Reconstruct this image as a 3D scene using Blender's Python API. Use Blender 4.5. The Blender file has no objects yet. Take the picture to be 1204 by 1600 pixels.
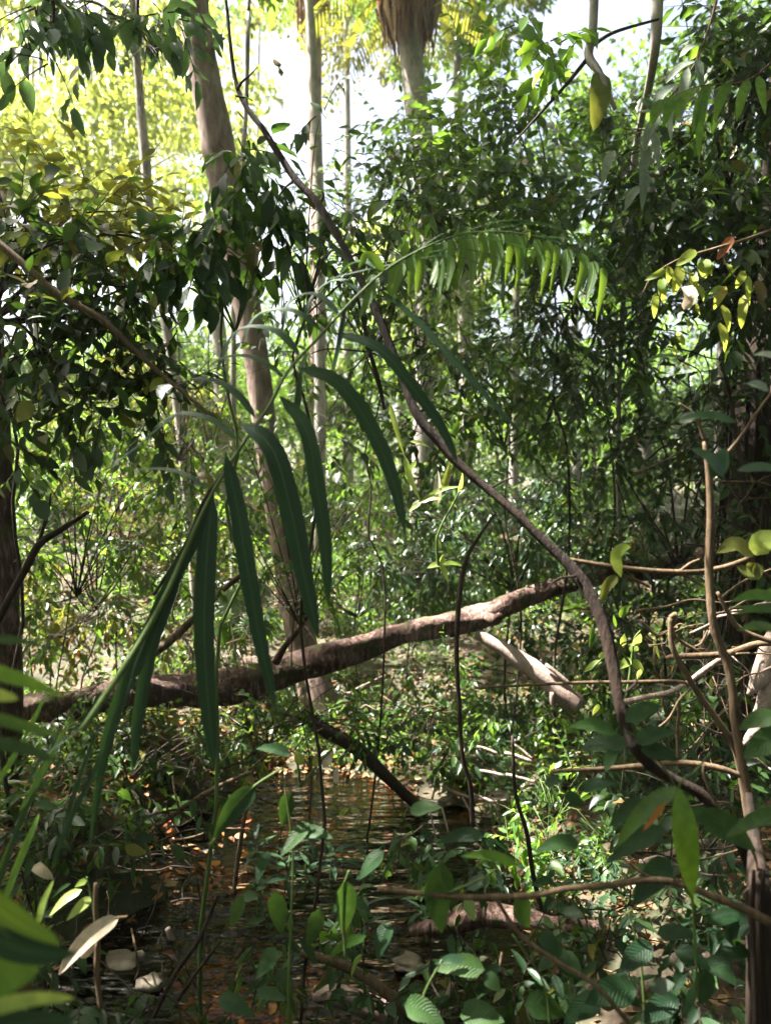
import bpy, math, random
import numpy as np
from mathutils import Vector, Matrix, noise

random.seed(7)
RNG = np.random.default_rng(11)
scene = bpy.context.scene
col = scene.collection
R = math.radians

# ------------------------------------------------------------------ camera, sky, sun, exposure
F = 1160.0                       # focal length in photograph pixels (1204 x 1600)
CAMZ = 1.6
cd = bpy.data.cameras.new('camera')
cam = bpy.data.objects.new('camera', cd)
col.objects.link(cam)
cam.location = (0, 0, CAMZ)
cam.rotation_euler = (R(90), 0, 0)
cd.sensor_fit = 'VERTICAL'
cd.sensor_height = 36
cd.lens = F / 1600 * 36
cd.clip_start = 0.05
cd.clip_end = 1000
cd.dof.use_dof = True
cd.dof.focus_distance = 3.9
cd.dof.aperture_fstop = 1.6
scene.camera = cam

SUN_AZ, SUN_EL = -80.0, 60.0     # clockwise from +Y (the way the camera looks)
SUN = Vector((math.sin(R(SUN_AZ)) * math.cos(R(SUN_EL)), math.cos(R(SUN_AZ)) * math.cos(R(SUN_EL)), math.sin(R(SUN_EL))))
world = bpy.data.worlds.new('World')
scene.world = world
world.use_nodes = True
wn = world.node_tree.nodes
sky = wn.new('ShaderNodeTexSky')
sky.sky_type = 'NISHITA'
sky.sun_disc = False
sky.sun_elevation = R(SUN_EL)
sky.sun_rotation = R(SUN_AZ)
sky.dust_density = 9.0
sky.air_density = 1.0
world.node_tree.links.new(sky.outputs[0], wn['Background'].inputs[0])
wn['Background'].inputs[1].default_value = 0.05
sd = bpy.data.lights.new('sun', 'SUN')
sd.energy = 5.0
sd.angle = R(0.53)
sd.color = (1.0, 0.95, 0.87)
sun = bpy.data.objects.new('sun', sd)
col.objects.link(sun)
sun.rotation_euler = SUN.to_track_quat('Z', 'Y').to_euler()
vs = scene.view_settings
vs.view_transform = 'Standard'
vs.look = 'None'
vs.gamma = 1
vs.exposure = 3.2
vs.use_curve_mapping = False
GLARE_HAZE = .0012
scene.cycles.volume_bounces = 0
scene.cycles.max_bounces = 6
scene.cycles.diffuse_bounces = 2
scene.cycles.glossy_bounces = 3
scene.cycles.transmission_bounces = 5
scene.cycles.transparent_max_bounces = 8
scene.cycles.use_denoising = True
scene.cycles.caustics_reflective = False
scene.cycles.caustics_refractive = False


def P(px, py, y):
    """World point on the line of sight through photograph pixel (px, py) at depth y."""
    return Vector(((px - 602) / F * y, y, CAMZ - (py - 800) / F * y))


def px_of(v):
    return 602 + v[0] / v[1] * F, 800 + (CAMZ - v[2]) / v[1] * F


def sstep(a, b, x):
    t = min(1.0, max(0.0, (x - a) / (b - a)))
    return t * t * (3 - 2 * t)


# ------------------------------------------------------------------ materials
def new_mat(name):
    m = bpy.data.materials.new(name)
    m.use_nodes = True
    nt = m.node_tree
    nt.nodes.clear()
    out = nt.nodes.new('ShaderNodeOutputMaterial')
    return m, nt, out


def ramp(nt, cols):
    r = nt.nodes.new('ShaderNodeValToRGB')
    e = r.color_ramp.elements
    e[0].position, e[0].color = cols[0][0], (*cols[0][1], 1)
    e[1].position, e[1].color = cols[-1][0], (*cols[-1][1], 1)
    for p, c in cols[1:-1]:
        k = e.new(p)
        k.color = (*c, 1)
    return r


def leaf_mat(name, dark, mid, light, trans, rough=0.42, tmix=0.35, odd=None, veins=False, spec=0.5, streak=False):
    """Leaf: glossy cuticle over a thin translucent blade; the tone differs from leaf to leaf."""
    m, nt, out = new_mat(name)
    N, L = nt.nodes, nt.links
    oi = N.new('ShaderNodeObjectInfo')
    ge = N.new('ShaderNodeNewGeometry')
    add = N.new('ShaderNodeMath'); add.operation = 'ADD'
    L.new(oi.outputs['Random'], add.inputs[0])
    L.new(ge.outputs['Random Per Island'], add.inputs[1])
    fr = N.new('ShaderNodeMath'); fr.operation = 'FRACT'
    L.new(add.outputs[0], fr.inputs[0])
    stops = [(0.0, dark), (0.5, mid), (0.9, light), (0.95, light)]
    if odd:
        stops += [(0.965, odd), (1.0, odd)]
    cr = ramp(nt, stops)
    L.new(fr.outputs[0], cr.inputs[0])
    tc = N.new('ShaderNodeTexCoord')
    nz = N.new('ShaderNodeTexNoise')
    nz.inputs['Scale'].default_value = 35
    nz.inputs['Detail'].default_value = 3
    if streak:
        uvn = N.new('ShaderNodeUVMap')
        mpn = N.new('ShaderNodeMapping'); mpn.inputs['Scale'].default_value = (26, 1.6, 1)
        L.new(uvn.outputs[0], mpn.inputs[0]); L.new(mpn.outputs[0], nz.inputs['Vector'])
        nz.inputs['Scale'].default_value = 1
    else:
        L.new(tc.outputs['Object'], nz.inputs['Vector'])
    mx = N.new('ShaderNodeMix'); mx.data_type = 'RGBA'; mx.blend_type = 'MULTIPLY'
    mx.inputs[0].default_value = 0.55
    nr = ramp(nt, [(0.3, (0.55, 0.55, 0.5)), (0.7, (1.25, 1.2, 1.1))])
    L.new(nz.outputs[0], nr.inputs[0])
    L.new(cr.outputs[0], mx.inputs[6])
    L.new(nr.outputs[0], mx.inputs[7])
    pb = N.new('ShaderNodeBsdfPrincipled')
    pb.inputs['Roughness'].default_value = rough
    pb.inputs['Specular IOR Level'].default_value = spec
    base_out = mx.outputs[2]
    if veins:
        uv = N.new('ShaderNodeUVMap')
        sp = N.new('ShaderNodeSeparateXYZ')
        L.new(uv.outputs[0], sp.inputs[0])
        ab = N.new('ShaderNodeMath'); ab.operation = 'SUBTRACT'; ab.inputs[1].default_value = 0.5
        L.new(sp.outputs[0], ab.inputs[0])
        a2 = N.new('ShaderNodeMath'); a2.operation = 'ABSOLUTE'
        L.new(ab.outputs[0], a2.inputs[0])
        k1 = N.new('ShaderNodeMath'); k1.operation = 'MULTIPLY_ADD'
        k1.inputs[1].default_value = -0.45
        L.new(a2.outputs[0], k1.inputs[0]); L.new(sp.outputs[1], k1.inputs[2])
        k2 = N.new('ShaderNodeMath'); k2.operation = 'MULTIPLY'; k2.inputs[1].default_value = 75
        L.new(k1.outputs[0], k2.inputs[0])
        s1 = N.new('ShaderNodeMath'); s1.operation = 'SINE'
        L.new(k2.outputs[0], s1.inputs[0])
        s2 = N.new('ShaderNodeMath'); s2.operation = 'POWER'; s2.inputs[1].default_value = 4
        s3 = N.new('ShaderNodeMath'); s3.operation = 'MULTIPLY_ADD'; s3.inputs[1].default_value = 0.5; s3.inputs[2].default_value = 0.5
        L.new(s1.outputs[0], s3.inputs[0]); L.new(s3.outputs[0], s2.inputs[0])
        bp = N.new('ShaderNodeBump'); bp.inputs['Strength'].default_value = 0.5; bp.inputs['Distance'].default_value = 0.003
        bp.invert = True
        L.new(s2.outputs[0], bp.inputs['Height'])
        L.new(bp.outputs[0], pb.inputs['Normal'])
        vm = N.new('ShaderNodeMix'); vm.data_type = 'RGBA'; vm.blend_type = 'MULTIPLY'
        vr = ramp(nt, [(0.0, (1, 1, 1)), (1.0, (1.35, 1.35, 1.25))])
        L.new(s2.outputs[0], vr.inputs[0])
        vm.inputs[0].default_value = 1
        L.new(mx.outputs[2], vm.inputs[6]); L.new(vr.outputs[0], vm.inputs[7])
        base_out = vm.outputs[2]
    if streak:
        su = N.new('ShaderNodeSeparateXYZ'); L.new(uvn.outputs[0], su.inputs[0])
        s1_ = N.new('ShaderNodeMath'); s1_.operation = 'SUBTRACT'; s1_.inputs[1].default_value = .5; L.new(su.outputs[0], s1_.inputs[0])
        s2_ = N.new('ShaderNodeMath'); s2_.operation = 'ABSOLUTE'; L.new(s1_.outputs[0], s2_.inputs[0])
        rr_ = ramp(nt, [(0.02, (1, 1, 1)), (0.06, (0, 0, 0))]); L.new(s2_.outputs[0], rr_.inputs[0])
        rib = N.new('ShaderNodeMix'); rib.data_type = 'RGBA'
        L.new(rr_.outputs[0], rib.inputs[0]); L.new(base_out, rib.inputs[6]); rib.inputs[7].default_value = (light[0] * 2.2, light[1] * 1.7, light[2] * 1.6, 1)
        base_out = rib.outputs[2]
        bs = N.new('ShaderNodeBump'); bs.inputs['Strength'].default_value = .5; bs.inputs['Distance'].default_value = .004
        L.new(nz.outputs[0], bs.inputs['Height']); L.new(bs.outputs[0], pb.inputs['Normal'])
    L.new(base_out, pb.inputs['Base Color'])
    tr = N.new('ShaderNodeBsdfTranslucent')
    tm = N.new('ShaderNodeMix'); tm.data_type = 'RGBA'; tm.blend_type = 'MULTIPLY'; tm.inputs[0].default_value = 0.6
    tm.inputs[6].default_value = (*trans, 1)
    L.new(nr.outputs[0], tm.inputs[7])
    L.new(tm.outputs[2], tr.inputs[0])
    ms = N.new('ShaderNodeMixShader')
    ms.inputs[0].default_value = tmix
    L.new(pb.outputs[0], ms.inputs[1])
    L.new(tr.outputs[0], ms.inputs[2])
    L.new(ms.outputs[0], out.inputs[0])
    return m


def bark_mat(name, cols, scale=6, stretch=5, bump=0.6, rough=0.85, moss=None):
    m, nt, out = new_mat(name)
    N, L = nt.nodes, nt.links
    tc = N.new('ShaderNodeTexCoord')
    mp = N.new('ShaderNodeMapping')
    mp.inputs['Scale'].default_value = (stretch, stretch, 1)
    L.new(tc.outputs['Object'], mp.inputs[0])
    n1 = N.new('ShaderNodeTexNoise'); n1.inputs['Scale'].default_value = scale; n1.inputs['Detail'].default_value = 8; n1.inputs['Roughness'].default_value = 0.65
    L.new(mp.outputs[0], n1.inputs['Vector'])
    n2 = N.new('ShaderNodeTexNoise'); n2.inputs['Scale'].default_value = 3.0; n2.inputs['Detail'].default_value = 5
    L.new(tc.outputs['Object'], n2.inputs['Vector'])
    ad = N.new('ShaderNodeMix'); ad.data_type = 'FLOAT'; ad.inputs[0].default_value = 0.45
    L.new(n1.outputs[0], ad.inputs[2]); L.new(n2.outputs[0], ad.inputs[3])
    k = len(cols)
    cr = ramp(nt, [(0.32 + 0.36 * i / (k - 1), c) for i, c in enumerate(cols)])
    L.new(ad.outputs[0], cr.inputs[0])
    c_out = cr.outputs[0]
    if moss:
        n3 = N.new('ShaderNodeTexNoise'); n3.inputs['Scale'].default_value = 7; n3.inputs['Detail'].default_value = 6
        L.new(tc.outputs['Object'], n3.inputs['Vector'])
        mr = ramp(nt, [(0.55, (0, 0, 0)), (0.66, (1, 1, 1))])
        L.new(n3.outputs[0], mr.inputs[0])
        mm = N.new('ShaderNodeMix'); mm.data_type = 'RGBA'
        L.new(mr.outputs[0], mm.inputs[0]); L.new(c_out, mm.inputs[6]); mm.inputs[7].default_value = (*moss, 1)
        c_out = mm.outputs[2]
    pb = N.new('ShaderNodeBsdfPrincipled'); pb.inputs['Roughness'].default_value = rough
    pb.inputs['Specular IOR Level'].default_value = 0.25
    L.new(c_out, pb.inputs['Base Color'])
    bp = N.new('ShaderNodeBump'); bp.inputs['Strength'].default_value = bump; bp.inputs['Distance'].default_value = 0.02
    L.new(n1.outputs[0], bp.inputs['Height']); L.new(bp.outputs[0], pb.inputs['Normal'])
    L.new(pb.outputs[0], out.inputs[0])
    return m


M = {}
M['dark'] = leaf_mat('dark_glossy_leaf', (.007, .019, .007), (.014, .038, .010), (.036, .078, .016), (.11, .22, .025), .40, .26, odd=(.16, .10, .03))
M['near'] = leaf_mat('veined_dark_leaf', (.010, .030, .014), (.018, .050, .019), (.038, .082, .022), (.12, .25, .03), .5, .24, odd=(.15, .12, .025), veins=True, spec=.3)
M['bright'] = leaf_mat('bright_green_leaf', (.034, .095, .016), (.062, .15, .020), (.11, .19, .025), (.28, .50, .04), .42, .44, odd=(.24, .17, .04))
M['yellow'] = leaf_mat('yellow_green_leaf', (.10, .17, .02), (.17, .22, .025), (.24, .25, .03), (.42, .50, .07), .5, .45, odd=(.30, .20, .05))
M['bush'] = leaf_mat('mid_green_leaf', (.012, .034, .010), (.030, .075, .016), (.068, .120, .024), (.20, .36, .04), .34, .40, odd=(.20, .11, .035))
M['blue'] = leaf_mat('blue_green_leaf', (.012, .034, .020), (.024, .058, .031), (.050, .098, .048), (.14, .26, .07), .33, .28)
M['olive'] = leaf_mat('olive_leaf', (.05, .07, .015), (.085, .10, .02), (.13, .13, .03), (.32, .34, .04), .45, .4, odd=(.22, .09, .03))
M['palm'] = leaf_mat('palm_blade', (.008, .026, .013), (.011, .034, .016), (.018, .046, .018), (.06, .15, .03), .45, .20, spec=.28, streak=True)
M['palmlit'] = leaf_mat('sunlit_palm_blade', (.04, .10, .02), (.055, .13, .024), (.075, .16, .028), (.26, .42, .03), .36, .40, streak=True)  # same palm blade with sunlight painted in as a lighter green
M['silver'] = leaf_mat('grey_green_leaf', (.12, .16, .13), (.17, .21, .17), (.24, .28, .23), (.2, .26, .16), .5, .25)
M['dry'] = leaf_mat('dry_brown_leaf', (.10, .050, .025), (.22, .12, .06), (.38, .26, .15), (.28, .12, .05), .7, .2, spec=.2)
M['rust'] = leaf_mat('rust_orange_leaf', (.20, .045, .015), (.34, .10, .02), (.45, .20, .04), (.5, .16, .03), .6, .25)
M['pale'] = leaf_mat('bleached_leaf', (.40, .33, .25), (.52, .44, .34), (.62, .54, .44), (.5, .4, .3), .7, .2)
M['lime'] = leaf_mat('lime_leaf', (.20, .30, .05), (.26, .36, .07), (.34, .42, .12), (.55, .68, .12), .45, .45)
M['bark'] = bark_mat('pinkish_bark', [(.07, .048, .040), (.20, .14, .118), (.38, .29, .255)], 5, 4, .5)
M['palebark'] = bark_mat('pale_grey_bark', [(.10, .085, .075), (.26, .235, .21), (.44, .41, .38)], 7, 3, .4)
M['dkbark'] = bark_mat('dark_brown_bark', [(.010, .007, .005), (.032, .021, .015), (.075, .050, .036)], 8, 5, .7)
M['log'] = bark_mat('rotting_log_bark', [(.014, .007, .005), (.048, .025, .018), (.32, .21, .18)], 7, 5, 1.0, moss=(.045, .055, .014))  # palest tone paints in sunlit patches as well as peeled bark
M['vinebark'] = bark_mat('liana_bark', [(.007, .004, .003), (.022, .012, .008), (.055, .032, .022)], 9, 6, 1.0, moss=(.022, .016, .011))
M['twig'] = bark_mat('tan_twig', [(.035, .022, .013), (.10, .066, .038), (.22, .155, .095)], 12, 5, .4)
M['deadwood'] = bark_mat('bleached_wood', [(.14, .09, .07), (.36, .27, .23), (.52, .42, .37)], 11, 9, 1.0)
M['greenstem'] = bark_mat('green_stem', [(.04, .065, .018), (.07, .11, .03), (.11, .15, .05)], 8, 4, .2, .5)
M['palmtrunk'] = bark_mat('ringed_palm_trunk', [(.12, .075, .065), (.27, .18, .16), (.40, .30, .27)], 6, .35, .9)


def ground_mat():
    m, nt, out = new_mat('damp_soil')
    N, L = nt.nodes, nt.links
    tc = N.new('ShaderNodeTexCoord')
    n1 = N.new('ShaderNodeTexNoise'); n1.inputs['Scale'].default_value = 9; n1.inputs['Detail'].default_value = 10; n1.inputs['Roughness'].default_value = .7
    L.new(tc.outputs['Object'], n1.inputs['Vector'])
    n2 = N.new('ShaderNodeTexNoise'); n2.inputs['Scale'].default_value = .9; n2.inputs['Detail'].default_value = 4
    L.new(tc.outputs['Object'], n2.inputs['Vector'])
    c1 = ramp(nt, [(.3, (.020, .013, .009)), (.5, (.060, .038, .024)), (.7, (.14, .085, .05))])
    c2 = ramp(nt, [(.4, (.25, .25, .25)), (.65, (1, 1, 1))])
    L.new(n1.outputs[0], c1.inputs[0]); L.new(n2.outputs[0], c2.inputs[0])
    mx = N.new('ShaderNodeMix'); mx.data_type = 'RGBA'
    L.new(c2.outputs[0], mx.inputs[0]); mx.inputs[6].default_value = (.035, .045, .014, 1)
    L.new(c1.outputs[0], mx.inputs[7])
    pb = N.new('ShaderNodeBsdfPrincipled'); pb.inputs['Roughness'].default_value = .8
    L.new(mx.outputs[2], pb.inputs['Base Color'])
    bp = N.new('ShaderNodeBump'); bp.inputs['Strength'].default_value = .9; bp.inputs['Distance'].default_value = .04
    L.new(n1.outputs[0], bp.inputs['Height']); L.new(bp.outputs[0], pb.inputs['Normal'])
    L.new(pb.outputs[0], out.inputs[0])
    return m


def water_mat():
    m, nt, out = new_mat('creek_water')
    N, L = nt.nodes, nt.links
    tc = N.new('ShaderNodeTexCoord')
    mp = N.new('ShaderNodeMapping'); mp.inputs['Scale'].default_value = (1, 2.6, 1)
    L.new(tc.outputs['Object'], mp.inputs[0])
    n1 = N.new('ShaderNodeTexNoise'); n1.inputs['Scale'].default_value = 2.6; n1.inputs['Detail'].default_value = 3
    L.new(mp.outputs[0], n1.inputs['Vector'])
    bp = N.new('ShaderNodeBump'); bp.inputs['Strength'].default_value = 1.0; bp.inputs['Distance'].default_value = .08
    L.new(n1.outputs[0], bp.inputs['Height'])
    gl = N.new('ShaderNodeBsdfGlossy'); gl.inputs['Roughness'].default_value = .03
    L.new(bp.outputs[0], gl.inputs['Normal'])
    tr = N.new('ShaderNodeBsdfTransparent'); tr.inputs[0].default_value = (.20, .145, .085, 1)
    fr = N.new('ShaderNodeFresnel'); fr.inputs['IOR'].default_value = 1.33
    L.new(bp.outputs[0], fr.inputs['Normal'])
    ms = N.new('ShaderNodeMixShader')
    L.new(fr.outputs[0], ms.inputs[0]); L.new(tr.outputs[0], ms.inputs[1]); L.new(gl.outputs[0], ms.inputs[2])
    L.new(ms.outputs[0], out.inputs[0])
    return m


def stone_mat():
    return bark_mat('pale_stone', [(.04, .035, .025), (.12, .10, .075), (.30, .26, .21)], 5, 1, .6)


M['ground'] = ground_mat()
M['water'] = water_mat()
M['stone'] = stone_mat()


# ------------------------------------------------------------------ object helpers
def tag(o, label=None, cat=None, group=None, kind=None):
    if label: o['label'] = label
    if cat: o['category'] = cat
    if group: o['group'] = group
    if kind: o['kind'] = kind
    return o


def thing(name, label, cat, loc, group=None):
    o = bpy.data.objects.new(name, None)
    o.empty_display_size = .1
    col.objects.link(o)
    o.location = loc
    return tag(o, label, cat, group)


def link_mesh(name, me, mat, parent=None, loc=None):
    """One mesh object; vertices are given in world space relative to the parent's base."""
    if mat is not None and not me.materials:
        me.materials.append(mat)
    o = bpy.data.objects.new(name, me)
    col.objects.link(o)
    if parent is not None:
        o.parent = parent
    if loc is not None:
        o.location = loc
    return o


def np_mesh(name, V, Fc, uv=None, smooth=False):
    """V (n,3) array, Fc (m,k) array of equal sized faces."""
    me = bpy.data.meshes.new(name)
    V = np.asarray(V, dtype=np.float32)
    Fc = np.asarray(Fc, dtype=np.int32)
    k = Fc.shape[1]
    me.vertices.add(len(V)); me.vertices.foreach_set('co', V.ravel())
    me.loops.add(Fc.size); me.loops.foreach_set('vertex_index', Fc.ravel())
    me.polygons.add(len(Fc))
    me.polygons.foreach_set('loop_start', np.arange(0, Fc.size, k, dtype=np.int32))
    me.polygons.foreach_set('loop_total', np.full(len(Fc), k, dtype=np.int32))
    if smooth:
        me.polygons.foreach_set('use_smooth', np.ones(len(Fc), dtype=bool))
    if uv is not None:
        l = me.uv_layers.new(name='UVMap')
        l.data.foreach_set('uv', np.asarray(uv, dtype=np.float32)[Fc.ravel()].ravel())
    me.update(calc_edges=True)
    return me


def catmull(pts, n):
    """n points along a smooth curve through pts (each a tuple of floats)."""
    A = np.array([list(p) for p in pts], dtype=float)
    if len(A) == 2:
        t = np.linspace(0, 1, n)[:, None]
        return A[0] * (1 - t) + A[1] * t
    A = np.vstack([2 * A[0] - A[1], A, 2 * A[-1] - A[-2]])
    m = len(A) - 3
    out = []
    for i in range(n):
        u = i / (n - 1) * m
        k = min(int(u), m - 1)
        t = u - k
        p0, p1, p2, p3 = A[k], A[k + 1], A[k + 2], A[k + 3]
        out.append(.5 * ((2 * p1) + (-p0 + p2) * t + (2 * p0 - 5 * p1 + 4 * p2 - p3) * t * t + (-p0 + 3 * p1 - 3 * p2 + p3) * t ** 3))
    return np.array(out)


class MB:
    """Collects quads of tubes into one mesh."""
    def __init__(s): s.V, s.Q, s.n = [], [], 0

    def tube(s, pts, radii, n=None, seg=6, rough=0.0, seed=0, cap=True):
        n = n or max(3, len(pts) * 3)
        C = catmull([(*p, r) for p, r in zip(pts, radii)], n)
        X, Rr = C[:, :3], np.maximum(C[:, 3], 1e-4)
        T = np.gradient(X, axis=0)
        T /= np.linalg.norm(T, axis=1)[:, None] + 1e-9
        up = np.array([0.0, 1.0, 0.0]) if abs(T[0][1]) < .8 else np.array([0., 0., 1.])
        U = np.cross(T, up); U /= np.linalg.norm(U, axis=1)[:, None] + 1e-9
        W = np.cross(T, U)
        base = s.n
        for i in range(n):
            for j in range(seg):
                a = 2 * math.pi * j / seg
                r = Rr[i]
                if rough:
                    q = Vector((X[i][0] * 2.2 + math.cos(a) * 1.1 + seed, X[i][1] * 2.2 + math.sin(a) * 1.1, X[i][2] * 2.2))
                    r *= 1 + rough * noise.noise(q) + rough * .5 * noise.noise(q * 4)
                s.V.append(X[i] + (U[i] * math.cos(a) + W[i] * math.sin(a)) * r)
        for i in range(n - 1):
            for j in range(seg):
                k = (j + 1) % seg
                s.Q.append((base + i * seg + j, base + i * seg + k, base + (i + 1) * seg + k, base + (i + 1) * seg + j))
        s.n += n * seg
        if cap:
            for e, i in ((0, 0), (1, n - 1)):
                c = s.n
                s.V.append(X[i] + T[i] * (Rr[i] * (.25 if e else -.25))); s.n += 1
                for j in range(0, seg, 1):
                    k = (j + 1) % seg
                    a, b = base + i * seg + j, base + i * seg + k
                    s.Q.append((a, b, c, c) if e else (b, a, c, c))
        return s

    def build(s, name, mat, parent=None, origin=(0, 0, 0), smooth=True):
        V = np.array(s.V) - np.array(list(origin))
        me = bpy.data.meshes.new(name)
        faces = [q if q[2] != q[3] else q[:3] for q in s.Q]
        me.from_pydata(V.tolist(), [], faces)
        me.polygons.foreach_set('use_smooth', [smooth] * len(me.polygons))
        me.update()
        return link_mesh(name, me, mat, parent, None if parent is not None else origin)


# leaf templates: blade along +Y, width along X, face along +Z, length 1
def blade_template(w, stations=7, fold=.10, droop=.18, widest=.4, tipexp=1.0, wave=0.0):
    V, Fc, UV = [], [], []
    for i in range(stations):
        t = i / (stations - 1)
        s = math.sin(math.pi * min(1, max(0, t ** (math.log(.5) / math.log(widest))))) ** tipexp
        hw = .5 * w * max(s, .02)
        z = -droop * t * t
        for j, sx in enumerate((-1, 0, 1)):
            V.append((sx * hw, t, z + (abs(sx) * fold * hw * 2) + wave * abs(sx) * math.sin(t * 17 + sx) * hw))
            UV.append((.5 + sx * .5, t))
    for i in range(stations - 1):
        for j in (0, 1):
            a = i * 3 + j
            Fc.append((a, a + 1, a + 4, a + 3))
    return np.array(V), np.array(Fc), np.array(UV)


TPL = {
    'ovate': blade_template(.46, 7, .12, .20, .40, .85, .12),
    'ovate2': blade_template(.40, 7, .30, .05, .45, .9, .2),
    'lance': blade_template(.26, 7, .15, .25, .42, .9, .1),
    'lance2': blade_template(.24, 7, .35, .45, .45, .9, .1),
    'round': blade_template(.66, 7, .10, .15, .42, .7, .1),
    'strap': blade_template(.07, 9, .35, .40, .35, .5, 0),
    'small': blade_template(.44, 4, .15, .15, .42, .8, 0),
}
KITE_V = np.array([(0, 0, 0), (-.23, .42, .05), (0, .45, -.02), (.23, .42, .05), (0, 1, -.15)])
KITE_F = np.array([(0, 2, 1, 1), (0, 3, 2, 2), (1, 2, 4, 4), (2, 3, 4, 4)])[:, :3]
# eight-triangle leaf for the middle distance
S8 = blade_template(.44, 4, .15, .15, .42, .8, 0)
S8 = (S8[0], np.array([t for q in S8[1] for t in ((q[0], q[1], q[2]), (q[0], q[2], q[3]))]), S8[2])


def frames(axis, up):
    """Orthonormal frames (N,3,3): columns X (width), Y (axis), Z (face)."""
    Y = axis / (np.linalg.norm(axis, axis=1)[:, None] + 1e-9)
    X = np.cross(Y, up); X /= np.linalg.norm(X, axis=1)[:, None] + 1e-9
    Z = np.cross(X, Y)
    return np.stack([X, Y, Z], axis=2)


def mass_mesh(name, pos, axis, up, L, tpl='kite', W=None):
    V0, F0 = (KITE_V, KITE_F) if tpl == 'kite' else (S8[0], S8[1])
    n, k = len(pos), len(V0)
    Fm = frames(axis, up)
    S = np.repeat(V0[None], n, 0) * L[:, None, None]
    if W is not None:
        S[:, :, 0] *= W[:, None]
    V = np.einsum('nij,nkj->nki', Fm, S) + pos[:, None, :]
    Fc = (F0[None] + (np.arange(n) * k)[:, None, None]).reshape(-1, F0.shape[1])
    return np_mesh(name, V.reshape(-1, 3), Fc, smooth=True)


TM = {}
def tpl_mesh(tpl, mat):
    """Shared one-leaf mesh per template and material."""
    key = (tpl, mat.name)
    if key not in TM:
        V, Fc, UV = TPL[tpl]
        me = np_mesh('leaf', V, Fc, UV, smooth=True)
        me.materials.append(mat)
        TM[key] = me
    return TM[key]


def leaf_obj(name, tpl, mat, parent, pos, axis, up, L):
    o = bpy.data.objects.new(name, tpl_mesh(tpl, mat))
    col.objects.link(o)
    if parent is not None:
        o.parent = parent
        pos = np.asarray(pos) - np.array(parent.location)
    f = frames(np.array([axis], float), np.array([up], float))[0] * L
    f = f * np.array([random.uniform(.72, 1.25), 1, random.uniform(.3, 2.2)])[None, :]
    m = Matrix(((f[0][0], f[0][1], f[0][2], pos[0]), (f[1][0], f[1][1], f[1][2], pos[1]), (f[2][0], f[2][1], f[2][2], pos[2]), (0, 0, 0, 1)))
    o.matrix_basis = m
    return o


def blade_path(name, pts, width, mat, parent, face=(0, -1, .6), st=9, fold=.25, taper=(.35, .9), wexp=.6):
    """A strap or leaf blade swept along a path (world points), its own mesh."""
    C = catmull(pts, st)
    T = np.gradient(C, axis=0); T /= np.linalg.norm(T, axis=1)[:, None] + 1e-9
    fv = np.array(face, float)
    X = np.cross(T, fv); X /= np.linalg.norm(X, axis=1)[:, None] + 1e-9
    Z = np.cross(X, T)
    V, Fc, UV = [], [], []
    for i in range(st):
        t = i / (st - 1)
        s = math.sin(math.pi * t ** (math.log(.5) / math.log(taper[0]))) ** wexp
        hw = .5 * width * max(s, .03)
        for sx in (-1, 0, 1):
            V.append(C[i] + X[i] * sx * hw + Z[i] * abs(sx) * fold * hw)
            UV.append((.5 + .5 * sx, t))
    for i in range(st - 1):
        for j in (0, 1):
            a = i * 3 + j
            Fc.append((a, a + 1, a + 4, a + 3))
    off = np.array(parent.location) if parent is not None else np.zeros(3)
    me = np_mesh(name, np.array(V) - off, Fc, UV, smooth=True)
    return link_mesh(name, me, mat, parent)


# ------------------------------------------------------------------ leaves cleared along chosen shafts so sun lands on these spots
GAPS = []
def gap(px, py, y, r, lo=.35):
    GAPS.append((np.array(P(px, py, y)), r, lo))

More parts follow.
